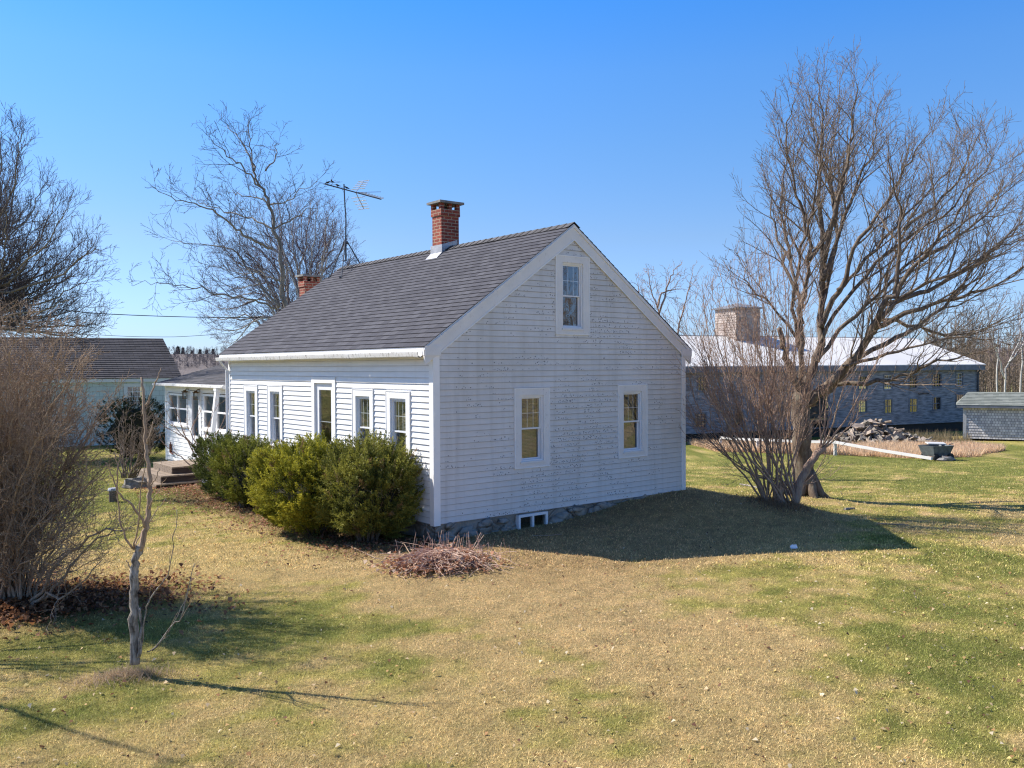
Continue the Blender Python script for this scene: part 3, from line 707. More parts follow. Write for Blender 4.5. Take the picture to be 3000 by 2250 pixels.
# porch roof
m, (a, b, c, d) = roof_slope(0, PV0, 15.35, .13, 2.385, 2.85, 3.14)
m.build('porch_roof', 'porch_roof', pw, uv=lambda q: (q.y, q.x*1.04))
m, (a, b, c, d) = roof_slope(1, PV0, 15.35, 5.8, 2.385, 2.85, 3.14)
m.build('porch_roof', 'porch_roof', pw, uv=lambda q: (q.y, q.x*1.04))
m = MB(); m.prism([(.14, HL+.3, 2.372), (2.85, HL+.3, 3.12), (5.75, HL+.3, 2.372), (5.75, HL+.3, 2.33), (.14, HL+.3, 2.33)], (0, 6.0, 0)); m.build('roof_deck', 'trim', pw)
m = MB(); m.box(.09, .135, 9.55, 15.3, 2.315, 2.40); m.box(.02, .088, 9.55, 15.3, 2.33, 2.395); m.tube([(.05, 9.52, 2.36), (.05, 9.6, 2.36)], .055, 12); m.build('fascia_gutter', 'gutter', pw)
m = MB(); m.prism([(.02, 9.98, 2.30), (.12, 9.98, 2.30), (.12, 10.1, 2.30), (.02, 10.1, 2.30)], (-.34, -.12, -2.42)); m.box(.0, .13, 9.95, 10.13, 2.26, 2.315)
m.build('leaning_post', 'trim_white', pw)
# rusty thermometer tube near the corner board
m = MB(); m.tube([pf(14.55, .05, .34), pf(14.55, .05, .58)], .035, 10); m.tube([pf(14.55, .05, .58), pf(14.55, .05, .66)], [.02, .008], 8); m.tube([pf(14.55, .05, .34), pf(14.3, .06, .31)], .02, 6)
m.build('wall_pipe', 'rust', pw)

# ------------------------------------------------------------------ porch steps (deck), stone, antenna, birds
st = empty('wooden_steps', (*hw(-.3, 11.9)[:2], 0), HROT); tag(st, 'weathered wooden porch steps with three wide tiers and sides coloured dark for shade', 'steps')
def tier(u0, u1, v0, v1, zb, zt, nm='tread'):
    du, dv = -.3, 11.9
    m = MB(); n_ = 7
    for i in range(n_):
        a = u0+(u1-u0)*i/n_; m.box(a-du+.004, a+(u1-u0)/n_-du-.004, v0-dv, v1-dv, zt-.035, zt+.002*(i % 3))
    m.build('tread', 'wood', st)
    m = MB(); m.box(u0-du+.03, u1-du, v0-dv+.04, v1-dv-.03, zb, zt-.036); m.build('riser', 'wood_dark', st)
    m = MB()
    n_ = 8
    for i in range(n_):
        b = v0+.04+(v1-v0-.08)*i/n_; m.box(u0-du+.005, u0-du+.028, b-dv+.004, b+(v1-v0-.08)/n_-dv-.004, zb+.01, zt-.037)
    m.build('side_board', 'wood', st)
tier(-.82, .30, 10.89, 12.5, .10, .30); tier(-1.18, .30, 10.62, 12.75, -.08, .12); tier(-1.35, .30, 10.45, 12.9, -.26, -.06)
sp = at(430, 1405, 22.9); sx, sy = -9.35, 22.6
m = MB(); m.blob((0, 0, .10), (.36, .26, .17), 12, 8, .25, 3.)
sto = m.build('granite_block', 'granite', smooth=False); sto.location = (sx-.2, sy-.3, tzf(sx, sy)); tag(sto, 'rough granite block beside the left end of the wooden steps', 'stone')
m = MB(); m.prism([(-.045, -.03, 0), (.045, -.03, 0), (.045, .03, 0), (-.045, .03, 0)], (.06, .0, .3))
dsx = m.build('downspout_piece', 'vinyl'); p = at(595, 1420, 22.0); dsx.location = (p.x, p.y, tzf(p.x, p.y)-.02); tag(dsx, 'short white downspout piece leaning out beside the end of the steps', 'downspout')

ant = empty('television_antenna', (0, 0, 0)); b = hw(2.93, 8.50); ant.location = (b.x, b.y, rz(2.93)+.02)
tag(ant, 'old rooftop television antenna on a tripod mast near the ridge', 'antenna')
oz = rz(2.93)+.02; T = lambda p: Vector(p)-Vector((b.x, b.y, oz))
mastx, masty = b.x, b.y
top = T((mastx-.03, masty, 7.60))
MB().tube([T((mastx, masty, oz+.25)), T((mastx, masty, 6.09)), T((mastx+.012, masty, 6.7)), T((mastx-.012, masty, 7.1)), top], [.024, .024, .018, .018, .018], 8).build('mast', 'metal_dark', ant)
for px, py, u_, v_ in ((982, 803, 2.72, 8.98), (1021, 797, 2.60, 8.12), (1054, 771, 3.42, 8.35)):
    e = hw(u_, v_, rz(u_)+.035); l = MB(); q = T((mastx, masty, 6.10)); tp = T(e)
    off = (tp-q); off.z = 0; off.normalize()
    l.tube([q+off*.05, tp], .016, 6); l.box(tp.x-.05, tp.x+.05, tp.y-.05, tp.y+.05, tp.z-.02, tp.z+.01); l.build('leg', 'metal_dark', ant)
    MB().tube([q+(tp-q)*.58, T((mastx, masty, 6.10-.58*.8))], .009, 5).build('brace', 'metal_dark', ant)
MB().tube([T((mastx-.06, masty, 6.08)), T((mastx+.06, masty, 6.08))], .04, 8).build('collar', 'metal_dark', ant)
BA, BB = at(953.8, 539.6, 22.35), at(1116.5, 584, 24.6)
bd = (BB-BA); L_ = bd.length; bdn = bd.normalized(); pn = Vector((bdn.y, -bdn.x, 0)).normalized(); zz = Vector((0, 0, 1))
MB().tube([T(BA), T(BB)], .017, 6).build('boom', 'metal_dark', ant)
for i, t_ in enumerate((.0, .16, .32)):   # folded low-band elements at rear, short
    c = T(BA+bd*t_); MB().tube([c-pn*.06, c+pn*.06], .008, 5).build('element', 'metal_dark', ant)
J = BA+bd*.52
for sgn in (1, -1):
    tip = at(1066, 530, 24.2) if sgn > 0 else at(1066, 612, 24.2)
    MB().tube([T(J), T(tip)], .012, 6).build('reflector_arm', 'metal', ant)
    for q in (.3, .5, .68, .85, 1.0):
        c = T(J.lerp(tip, q)); MB().tube([c-pn*(.24-.06*q), c+pn*(.24-.06*q)], .010, 5).build('element', 'metal', ant)
for i in range(8):
    c = T(BA+bd*(.62+.053*i)); m = MB(); m.prism([c-pn*.085+zz*.01, c+pn*.085+zz*.01, c+pn*.085+zz*.05, c-pn*.085+zz*.05], bdn*.02); m.build('director', 'metal', ant)
MB().tube([T(J), T(at(1116, 562, 24.6))], .006, 5).build('element', 'rust', ant)
MB().tube([T(at(1022, 575, 23.3)), T(at(1007, 608, 23.1))], .005, 5).build('lead_wire', 'cable', ant)
MB().tube([T(at(1024, 672, 23.3)), T(at(1010, 705, 23.2)), T(at(1000, 735, 23.2)), T(at(985, 760, 23.3))], .004, 5).build('lead_wire', 'cable', ant)
def bird(loc, rot, label, wings=False):
    m = MB()
    m.tube([(-.11, 0, .01), (-.06, 0, .035), (-.02, 0, .055), (.03, 0, .075), (.06, 0, .10), (.085, 0, .105), (.105, 0, .10)], [.006, .016, .034, .036, .024, .018, .004], 8)
    m.prism([(-.16, -.015, .0), (-.06, -.02, .03), (-.06, .02, .03), (-.16, .015, .0)], (0, 0, .006))
    o = m.build('bird', 'bird', smooth=True); o.location = loc; o.rotation_euler = (0, 0, rot); o.scale = (.62,)*3
    for s in (-1, 1):
        m = MB()
        if wings: m.prism([(.03, s*.02, .07), (-.03, s*.02, .07), (-.07, s*.13, .13), (.0, s*.11, .12)], (0, 0, .006))
        else: m.prism([(.03, s*.034, .07), (-.04, s*.03, .04), (-.12, s*.012, .02), (-.03, s*.036, .085)], (0, s*.006, 0))
        m.build('wing', 'bird', o)
        if not wings: MB().tube([(.0, s*.012, .04), (.005, s*.012, 0)], .003, 4).build('leg', 'bird', o)
    tag(o, label, 'bird', 'small dark birds at the antenna'); return o
bird(BA+bd*.035+zz*.02, .3, 'small dark bird perched at the near tip of the antenna boom')
bird(BA+bd*.2+zz*.02, 2.9, 'small dark bird perched second along the antenna boom from its tip')
bird(BA+bd*.36+zz*.02, 3.3, 'small dark bird perched third along the antenna boom close to the mast')
bird(at(974, 537, 22.6), 2.6, 'small dark bird in flight just above the antenna boom', True)

# ------------------------------------------------------------------ trees
def grow(mt, mc, path, radii, lvl, P, rnd):
    """emit tube for this branch and spawn children. mt: trunk mesh, mc: crown mesh"""
    tgt = mt if lvl == 0 else mc
    n = (9 if lvl == 0 else 5 if lvl == 1 else 3)
    tgt.tube(path, radii, n, cap=(lvl == 0), lump=.25 if lvl == 0 and P.get('lump') else 0)
    if lvl >= P['levels']: return
    L = sum((path[i+1]-path[i]).length for i in range(len(path)-1))
    sp_ = P['space'][lvl]; cnt = max(1, int(L*(1-P['start'][lvl])/sp_+rnd.random())); side = rnd.random()*6.28
    for k in range(cnt):
        t = P['start'][lvl]+(1-P['start'][lvl])*(k+rnd.random()*.9)/cnt
        t = min(t, .985); x = t*(len(path)-1); i = int(x); fr = x-i
        base = path[i].lerp(path[i+1], fr); tan = (path[i+1]-path[i]).normalized(); r0 = radii[i]*(1-fr)+radii[i+1]*fr
        side += 2.4+rnd.uniform(-.6, .6)
        o = tan.orthogonal().normalized(); o = Matrix.Rotation(side, 3, tan) @ o
        if P.get('flat') and lvl == 0: o.y *= P['flat']; o.normalize()
        ang = P['ang'][lvl]*rnd.uniform(.7, 1.25)
        d = (tan*math.cos(ang)+o*math.sin(ang)+Vector((0, 0, P['up'][lvl]))).normalized()
        cl = P['len'][lvl]*rnd.uniform(.55, 1.2)*(1-.55*t)
        if lvl > 0: cl = min(cl, L*.75)
        if cl < .04: continue
        seg = (5, 4, 3, 2)[min(lvl, 3)]; pts = [base]; dd = d.copy(); step = cl/seg
        for s in range(seg):
            dd = (dd+Vector((rnd.gauss(0, 1), rnd.gauss(0, 1), rnd.gauss(0, 1)))*P['wob']+Vector((0, 0, P['curl'][lvl]))).normalized()
            pts.append(pts[-1]+dd*step)
        rr0 = min(r0*.62, cl*P['thick'], .06); rr0 = max(rr0, P['rmin'])
        rs = [max(P['rmin']*.8, rr0*(1-.75*s/seg)) for s in range(seg+1)]
        grow(mt, mc, pts, rs, lvl+1, P, rnd)
def smooth_path(pts, n=4):
    out = []
    for i in range(len(pts)-1):
        p0 = pts[max(i-1, 0)]; p1 = pts[i]; p2 = pts[i+1]; p3 = pts[min(i+2, len(pts)-1)]
        for k in range(n):
            t = k/n; out.append(.5*((2*p1)+(p2-p0)*t+(2*p0-5*p1+4*p2-p3)*t*t+(3*p1-p0-3*p2+p3)*t**3))
    out.append(pts[-1]); return out
def tree(name, base, limbs, P, tmat, cmat, label, cat, seed=1, group=None, extra=None):
    """limbs: list of (points3d, r0, r1, grows)"""
    rnd = random.Random(seed); root = empty(name, base); mt, mc = MB(), MB(); B = Vector(base)
    for pts, r0, r1, gr in limbs:
        pa = smooth_path([Vector(p)-B for p in pts], 4); n = len(pa)
        pa = [p+Vector((rnd.gauss(0, 1), rnd.gauss(0, 1), rnd.gauss(0, 1)))*P.get('jit', .012)*(0 < i < n-1) for i, p in enumerate(pa)]
        rs = [r1+(r0-r1)*(1-i/(n-1))**P.get('taper', 1.1) for i in range(n)]
        if gr: grow(mt, mc, pa, rs, 0, P, rnd)
        elif gr is None: mc.tube(pa, rs, 8, True, .15)
        else: mt.tube(pa, rs, 12, True, .3)
    if extra: extra(mt, mc, B)
    mt.build('trunk', tmat, root, smooth=True)
    if mc.v: mc.build('crown', cmat, root, smooth=True)
    tag(root, label, cat, group); return root

# big maple at right
YB = 20.4
def L2(pts, y0, y1): return [at(px, py, y0+(y1-y0)*(i/(len(pts)-1))) for i, (px, py) in enumerate(pts)]
bb = at(2365, 1452, YB); bz = tzf(bb.x, bb.y); bb = Vector((bb.x, bb.y, bz-.05))
maple = [
 (L2([(2366, 1462), (2364, 1430), (2352, 1330), (2345, 1230), (2352, 1140)], YB, YB), .25, .19, False),
 (L2([(2355, 1160), (2392, 1050), (2408, 900), (2412, 760), (2400, 614), (2405, 485), (2412, 356), (2400, 244)], YB, YB+.6), .105, .010, True),
 (L2([(2350, 1160), (2345, 1040), (2352, 900), (2372, 760), (2350, 631), (2320, 510), (2310, 390), (2330, 295)], YB, YB-1.4), .07, .007, True),
 (L2([(2352, 1180), (2318, 1100), (2296, 1030), (2282, 962)], YB, YB-.4), .10, .055, False),
 (L2([(2355, 1185), (2440, 1110), (2510, 1040), (2560, 960), (2620, 860), (2700, 760), (2790, 648), (2860, 545)], YB, YB-2.2), .125, .009, True),
 (L2([(2400, 1150), (2480, 1105), (2535, 1010), (2575, 930), (2600, 800), (2650, 674), (2710, 562), (2740, 467)], YB, YB+2.5), .07, .007, True),
 (L2([(2430, 1120), (2540, 1122), (2640, 1105), (2720, 1066), (2830, 1040), (2930, 1010)], YB, YB-2.6), .055, .008, True),
 (L2([(2392, 1060), (2460, 970), (2560, 870), (2680, 760), (2820, 657), (2930, 579), (3010, 502)], YB, YB+1.2), .055, .007, True),
 (L2([(2404, 960), (2455, 850), (2520, 700), (2600, 579), (2670, 467), (2715, 399)], YB, YB-1.5), .07, .007, True),
 (L2([(2410, 820), (2465, 665), (2520, 528), (2560, 416), (2575, 304)], YB, YB+2.0), .055, .007, True),
 (L2([(2560, 960), (2700, 905), (2820, 870), (2940, 820), (3060, 740)], YB-.8, YB-2.4), .06, .008, True),
 (L2([(2600, 890), (2720, 850), (2850, 780), (2950, 700), (3040, 614)], YB-.5, YB+.8), .06, .008, True),
 (L2([(2412, 760), (2445, 622), (2480, 485), (2500, 364), (2510, 244)], YB+.2, YB-.8), .065, .008, True),
 (L2([(2372, 760), (2440, 631), (2420, 510), (2380, 381), (2370, 270)], YB, YB+1.6), .06, .008, True),
 (L2([(2352, 900), (2300, 770), (2270, 648), (2262, 562)], YB, YB+.9), .05, .007, True),
 (L2([(2350, 1000), (2260, 900), (2190, 830), (2180, 810)], YB, YB-.8), .035, .007, True),
 (L2([(2620, 860), (2640, 700), (2630, 579), (2600, 459)], YB-1.2, YB-1.8), .05, .007, True),
 (L2([(2700, 760), (2800, 700), (2900, 614), (2940, 528)], YB-1.6, YB-.4), .045, .007, True),
 (L2([(2575, 930), (2690, 960), (2800, 985), (2900, 960), (3000, 930)], YB+.7, YB+1.8), .05, .007, True),
 (L2([(2650, 674), (2760, 579), (2830, 476), (2840, 407)], YB+1.5, YB+2.4), .045, .007, True),
 (L2([(2400, 1010), (2470, 890), (2600, 740), (2760, 631), (2880, 502), (2900, 442)], YB, YB-1.0), .05, .006, True),
 (L2([(2500, 1050), (2620, 990), (2760, 900), (2880, 760), (2990, 665), (3060, 614)], YB-.5, YB+1.8), .06, .006, True),
 (L2([(2560, 960), (2650, 860), (2800, 800), (2930, 720), (3040, 691)], YB-.9, YB-3.0), .05, .006, True),
 (L2([(2408, 900), (2440, 760), (2450, 614), (2430, 493), (2450, 381), (2460, 227)], YB, YB+2.4), .05, .006, True),
 (L2([(2352, 950), (2330, 820), (2300, 700), (2290, 579), (2300, 459), (2280, 381)], YB, YB+2.0), .045, .006, True),
 (L2([(2350, 1040), (2330, 900), (2340, 760), (2380, 614), (2400, 493), (2440, 356)], YB, YB-2.4), .05, .006, True),
 (L2([(2470, 1070), (2600, 1040), (2740, 1000), (2860, 985), (2960, 1010)], YB-.5, YB-3.2), .04, .006, True),
 (L2([(2455, 850), (2540, 760), (2650, 631), (2760, 528), (2800, 459)], YB-.4, YB+.9), .045, .006, True),
]
PM = dict(levels=3, space=(.23, .15, .14), start=(.22, .12, .12), ang=(.58, .58, .7), up=(.26, .16, .10), len=(2.0, .85, .34), wob=.14, curl=(.07, .06, .03), thick=.014, rmin=.0042, jit=.03, lump=True, taper=1.15)
def flare(mt, mc, B):
    for k in range(7):
        a = k*.9+.3; d = Vector((math.cos(a), math.sin(a), 0))
        mt.tube([Vector((0, 0, .75)), d*.17+Vector((0, 0, .35)), d*.32+Vector((0, 0, .10)), d*.55+Vector((0, 0, .0))], [.10, .13, .10, .02], 7)
tree('maple_tree', bb, maple, PM, 'bark', 'twig', 'tall bare maple with a wide crown of fine branches leaning right', 'tree', 3, extra=flare)

# multi-stem shrub in front of it
YS = 18.3
sb = at(2290, 1490, YS); sb = Vector((sb.x, sb.y, tzf(sb.x, sb.y)-.04))
def fan(specs, base, y0, seed):
    rnd = random.Random(seed); out = []
    for pts, y1, r0 in specs: out.append((L2(pts, y0, y1), r0, .005, True))
    return out
rs_ = random.Random(11); stems = []
extra_t = []
while len(extra_t) < 12:
    q = (rs_.uniform(1985, 2430), rs_.uniform(740, 1330))
    if q[1] > 740+abs(q[0]-2230)*.75-60: extra_t.append(q)
targets = [(2010, 1080), (2030, 960), (1990, 1190), (2060, 860), (2110, 800), (2150, 760), (2200, 770), (2230, 800), (2270, 840), (2310, 830), (2120, 930), (2170, 900), (2060, 1050), (2350, 880), (2085, 1140), (2380, 960), (2250, 700), (2040, 1010), (2150, 1010), (2210, 930), (2400, 1040), (2340, 760)]
for i, (tx, ty) in enumerate(targets+extra_t):
    bx = 2250+rs_.uniform(-14, 90); mx = bx+(tx-bx)*.46+rs_.uniform(-12, 12); my = 1480+(ty-1480)*.36
    stems.append((L2([(bx, 1492), (bx+(tx-bx)*.17, 1415), (mx, my), (bx+(tx-bx)*.80+rs_.uniform(-14, 14), 1480+(ty-1480)*.68), (tx, ty)], YS, YS+rs_.uniform(-1.3, 1.0)), rs_.uniform(.013, .034), .004, True))
stems.append((L2([(2325, 1480), (2350, 1400), (2385, 1340), (2412, 1310)], YS, YS-.2), .085, .07, False))
for tx, ty in ((2490, 1080), (2450, 1130), (2600, 1000), (2520, 1220), (2400, 1100), (2440, 1000)):
    stems.append((L2([(2405, 1315), (2405+(tx-2405)*.35, 1315+(ty-1315)*.25), (2405+(tx-2405)*.7, 1315+(ty-1315)*.65), (tx, ty)], YS-.2, YS-.2+rs_.uniform(-.8, .3)), .022, .004, True))
stems.append((L2([(2290, 1495), (2285, 1440), (2296, 1410)], YS-.1, YS-.1), .11, .05, False))
PS = dict(levels=3, space=(.23, .16, .15), start=(.42, .12, .2), ang=(.42, .5, .6), up=(.12, .1, .1), len=(1.5, .7, .28), wob=.10, curl=(.05, .03, .02), thick=.014, rmin=.0036, jit=.012, taper=.9)
tree('multi_stem_shrub', sb, stems, PS, 'shrub', 'shrub', 'reddish brown bare shrub with many fanning stems in front of the big maple', 'shrub', 5)

# tree behind the house at left (oak-like) and the birch behind it
YO = 36.0
ob = Vector((at(845, 1250, YO).x, YO, tzf(at(845, 1250, YO).x, YO)-.1))
oak = [
 ([ob, at(850, 1100, YO), at(838, 930, YO), at(825, 820, YO), at(812, 700, YO), at(790, 600, YO), at(762, 540, YO), at(740, 490, YO), at(735, 430, YO), at(728, 350, YO)], .135, .009, True),
 (L2([(812, 905), (740, 880), (660, 868), (590, 845), (520, 835), (460, 830), (385, 835)], YO, YO-2.5), .042, .007, True),
 (L2([(818, 900), (770, 840), (720, 780), (680, 730), (610, 720), (540, 712), (500, 705)], YO, YO+2), .055, .008, True),
 (L2([(800, 725), (730, 700), (680, 660), (640, 625), (570, 600), (500, 575), (440, 545)], YO, YO-3), .058, .008, True),
 (L2([(798, 670), (740, 640), (680, 625), (600, 600), (560, 570)], YO, YO+2.4), .042, .007, True),
 (L2([(762, 545), (720, 500), (680, 465), (640, 430), (610, 405)], YO, YO-1), .042, .007, True),
 (L2([(745, 500), (720, 440), (690, 390), (665, 370)], YO, YO+1.5), .04, .007, True),
 (L2([(778, 500), (800, 470), (810, 430), (820, 420)], YO, YO+1), .035, .006, True),
 (L2([(790, 600), (830, 590), (880, 560), (930, 530)], YO, YO-1.5), .034, .006, True),
 (L2([(802, 670), (860, 640), (900, 615), (940, 610)], YO, YO+1.5), .04, .007, True),
 (L2([(790, 600), (760, 580), (700, 570), (680, 560)], YO, YO+1), .04, .007, True),
 (L2([(830, 830), (760, 800), (700, 800), (580, 770)], YO, YO+1), .034, .006, True),
]
PO = dict(levels=3, space=(.34, .22, .18), start=(.22, .2, .2), ang=(.80, .75, .7), up=(.16, .10, .05), len=(2.0, .95, .42), wob=.16, curl=(.06, .04, .03), thick=.011, rmin=.0068, jit=.05, taper=1.1)
tree('bare_tree', ob, oak, PO, 'grey_bark', 'fartwig', 'tall leaning bare tree rising behind the far end of the farmhouse roof', 'tree', 8)
YR = 47.0
rb = Vector((at(900, 1200, YR).x, YR, tzf(at(900, 1200, YR).x, YR)-.1)); rr_ = random.Random(5); bir = []
for i, (tx, ty) in enumerate([(700, 640), (760, 620), (820, 610), (880, 600), (930, 610), (980, 640), (1010, 700), (1040, 790), (650, 720), (620, 800), (600, 880), (620, 960), (950, 660), (860, 650), (720, 720), (1060, 860), (790, 700), (690, 860), (1000, 900), (650, 1000), (930, 760), (1085, 830), (680, 660), (740, 630), (800, 600), (850, 590), (910, 595), (960, 620), (1000, 660), (1030, 740), (1055, 800), (640, 760), (605, 840), (600, 920), (640, 700), (900, 690), (820, 680), (760, 760), (700, 780), (960, 720), (990, 800), (660, 920)]):
    bx = 895+rr_.uniform(-45, 45); bir.append((L2([(bx, 1200), (bx+(tx-bx)*.12, 1040), (bx+(tx-bx)*.45, 880+(ty-880)*.35 if ty < 900 else 930), (bx+(tx-bx)*.8, ty+(1000-ty)*.22), (tx, ty)], YR, YR+rr_.uniform(-2.5, 2.5)), rr_.uniform(.05, .09), .008, True))
PB = dict(levels=3, space=(.28, .20, .20), start=(.25, .15, .2), ang=(.45, .55, .6), up=(.12, .06, .0), len=(1.9, .9, .42), wob=.12, curl=(.03, .0, -.03), thick=.010, rmin=.0065, jit=.04, taper=.9)
tree('birch_clump', rb, bir, PB, 'birch', 'birchtwig', 'rounded bare birch clump with purplish twigs behind the second chimney', 'tree', 9)

# wide tree entering at the left edge
YL = 30.0
lb = Vector((-21.0, YL, tzf(-21, YL)-.1)); le = [([lb, Vector((-20.9, YL, 1.2)), Vector((-20.6, YL, 2.6)), Vector((-20.4, YL, 5.0)), Vector((-19.6, YL, 9.8))], .36, .04, True)]
rl = random.Random(21)
for i, (tx, ty) in enumerate([(2, 370), (57, 470), (62, 390), (132, 530), (177, 570), (202, 610), (252, 700), (287, 730), (262, 820), (272, 900), (292, 950), (232, 990), (112, 610), (22, 520), (162, 690), (192, 780), (142, 840), (172, 920), (62, 750), (82, 970), (22, 870), (-18, 450), (-78, 350), (102, 810), (202, 880), (52, 650), (242, 790), (152, 750), (112, 690), (22, 610), (182, 820), (92, 900), (222, 930), (262, 980), (42, 830), (122, 960), (-28, 550)]):
    hz = 960 if ty > 750 else 930 if ty > 550 else 820
    le.append((L2([(-230, hz+rl.uniform(-50, 50)), (-120, hz-60+(ty-hz)*.12), (-20+rl.uniform(-20, 20), hz+(ty-hz)*.30-10), (tx*.55, hz+(ty-hz)*.58), (tx*.85, ty+(hz-ty)*.13), (tx, ty)], YL, YL+rl.uniform(-3, 3)), rl.uniform(.04, .075), .006, True))
PL = dict(levels=3, space=(.27, .16, .14), start=(.12, .12, .15), ang=(.55, .6, .6), up=(.20, .18, .12), len=(1.7, .8, .36), wob=.13, curl=(.06, .06, .04), thick=.012, rmin=.0055, jit=.03, taper=1.)
tree('spreading_bare_tree', lb, le, PL, 'grey_bark', 'fartwig', 'wide bare tree reaching in over the mint outbuilding with long sweeping limbs', 'tree', 12)

# lilac-like big shrub bottom left
YQ = 11.2
qb = Vector((-6.5, YQ, tzf(-6.5, YQ)-.03)); qs = []
rq = random.Random(31)
for i in range(150):
    tx = rq.uniform(-230, 330); ty = rq.uniform(915, 1300) if tx < 230 else rq.uniform(1040, 1500)
    if rq.random() < .30: ty = rq.uniform(1350, 1640); tx = rq.choice((rq.uniform(150, 335), rq.uniform(-250, 0)))
    bx = rq.uniform(-90, 90); by = 1790; y1 = YQ+rq.uniform(-1.3, 1.3)
    mx = bx+(tx-bx)*.22+rq.uniform(-20, 20); my = by+(ty-by)*.38
    qs.append((L2([(bx, by), (mx, my), (bx+(tx-bx)*.6+rq.uniform(-15, 15), by+(ty-by)*.72), (tx, ty)], YQ+rq.uniform(-.25, .25), y1), rq.uniform(.009, .022), .0035, True))
for pts in ([(60, 1790), (160, 1720), (260, 1600), (350, 1540)], [(60, 1800), (120, 1745), (200, 1745), (300, 1640)], [(70, 1790), (180, 1650), (280, 1560), (390, 1545)]):
    qs.append((L2(pts, YQ-.3, YQ-.9), .024, .004, True))
PQ = dict(levels=3, space=(.11, .075, .07), start=(.30, .15, .2), ang=(.60, .65, .7), up=(.14, .1, .05), len=(.62, .34, .17), wob=.20, curl=(.05, .03, .02), thick=.014, rmin=.0028, jit=.02, taper=.9)
tree('twiggy_shrub', qb, qs, PQ, 'lilac', 'lilac', 'big dense tan twiggy shrub with brown leaf litter at its foot', 'shrub', 14)
# smaller twiggy shrub behind, beside the dark yew
YT = 20.0
tb_ = at(400, 1400, YT); tb_ = Vector((tb_.x, tb_.y, tzf(tb_.x, tb_.y))); ts = []
rt = random.Random(41)
for i in range(26):
    tx = rt.uniform(330, 480); ty = rt.uniform(1180, 1330); bx = rt.uniform(385, 415)
    ts.append((L2([(bx-20+(tx-bx)*.2, 1400), (bx-10+(tx-bx)*.6, 1345), (bx+(tx-bx)*.7, 1340+(ty-1340)*.6), (tx, ty)], YT, YT+rt.uniform(-.8, .8)), .014, .004, True))
tree('twiggy_shrub', tb_, ts, dict(PQ, space=(.2, .16, .15), rmin=.004, levels=3), 'twig', 'twig', 'low sprawling twiggy shrub in front of the dark yew by the porch', 'shrub', 15)
# dark thin branched shrub in front of the porch wall
YV = 22.6
vb = at(615, 1425, YV); vb = Vector((vb.x, vb.y, tzf(vb.x, vb.y))); vs_ = []
for pts in ([(612, 1425), (585, 1340), (548, 1290), (505, 1262), (465, 1245)], [(612, 1425), (560, 1310), (520, 1260), (480, 1230)], [(614, 1425), (580, 1310), (560, 1260), (590, 1200)], [(612, 1425), (600, 1320), (610, 1250), (640, 1180)],
            [(612, 1425), (545, 1350), (500, 1320), (470, 1290)], [(612, 1425), (590, 1330), (545, 1280), (520, 1215), (505, 1180)], [(613, 1425), (610, 1330), (650, 1240), (670, 1200)]):
    vs_.append((L2(pts, YV, YV-.3), .02, .004, True))
tree('thin_shrub', vb, vs_, dict(PS, space=(.22, .2, .2), levels=2, len=(.7, .3, .2), wob=.14, rmin=.004), 'metal_dark' if False else 'shrub', 'shrub', 'thin open dark shrub standing in front of the white porch wall', 'shrub', 16)

# sapling
YA = 8.55
ab = at(395, 1935, YA); ab = Vector((ab.x, ab.y, tzf(ab.x, ab.y)-.02))
sap = [
 (L2([(396, 1945), (394, 1840), (392, 1750), (391, 1690), (398, 1640), (412, 1600)], YA, YA), .044, .036, False),
 (L2([(408, 1612), (428, 1545), (436, 1480), (441, 1422), (432, 1340), (427, 1300), (424, 1220), (420, 1160), (415, 1105)], YA, YA+.1), .028, .011, None),
 (L2([(425, 1190), (445, 1150), (458, 1110), (473, 1078)], YA+.1, YA+.2), .010, .005, None),
 (L2([(425, 1545), (395, 1490), (350, 1450), (330, 1400), (313, 1356)], YA, YA-.3), .013, .004, None),
 (L2([(390, 1608), (362, 1560), (345, 1480), (343, 1400), (341, 1328)], YA, YA-.2), .011, .004, None),
 (L2([(393, 1605), (405, 1530), (412, 1440), (424, 1360)], YA, YA-.35), .009, .004, None),
 (L2([(392, 1612), (410, 1570), (450, 1510), (487, 1458)], YA, YA+.3), .008, .003, None),
 (L2([(414, 1905), (424, 1820), (434, 1765), (470, 1710), (491, 1681), (508, 1600), (518, 1494)], YA, YA-.3), .009, .003, True),
 (L2([(446, 1905), (500, 1840), (530, 1808), (550, 1730), (570, 1651)], YA, YA-.2), .009, .003, True),
 (L2([(430, 1300), (442, 1270), (448, 1235)], YA, YA), .009, .004, None),
 (L2([(405, 1925), (412, 1850), (410, 1780)], YA-.05, YA-.05), .018, .010, False),
 (L2([(441, 1422), (456, 1400), (466, 1372)], YA, YA), .008, .003, None),
 (L2([(438, 1440), (424, 1410), (420, 1375)], YA, YA), .007, .003, None),
 (L2([(436, 1490), (462, 1440), (488, 1400)], YA, YA-.2), .006, .002, None),
 (L2([(398, 1690), (380, 1660), (372, 1640)], YA, YA), .008, .004, None),
 (L2([(446, 1905), (480, 1870), (500, 1840), (545, 1760), (560, 1690)], YA, YA+.2), .006, .002, True),
 (L2([(430, 1910), (470, 1880), (500, 1860)], YA, YA), .006, .002, True),
]
PA = dict(levels=1, space=(.22,), start=(.3,), ang=(.5,), up=(.1,), len=(.3,), wob=.1, curl=(.05,), thick=.012, rmin=.0025, jit=.006)
tree('sapling', ab, sap, PA, 'dead_bark', 'lilac', 'slender half dead sapling with pale peeling trunk on the open lawn', 'tree', 17)

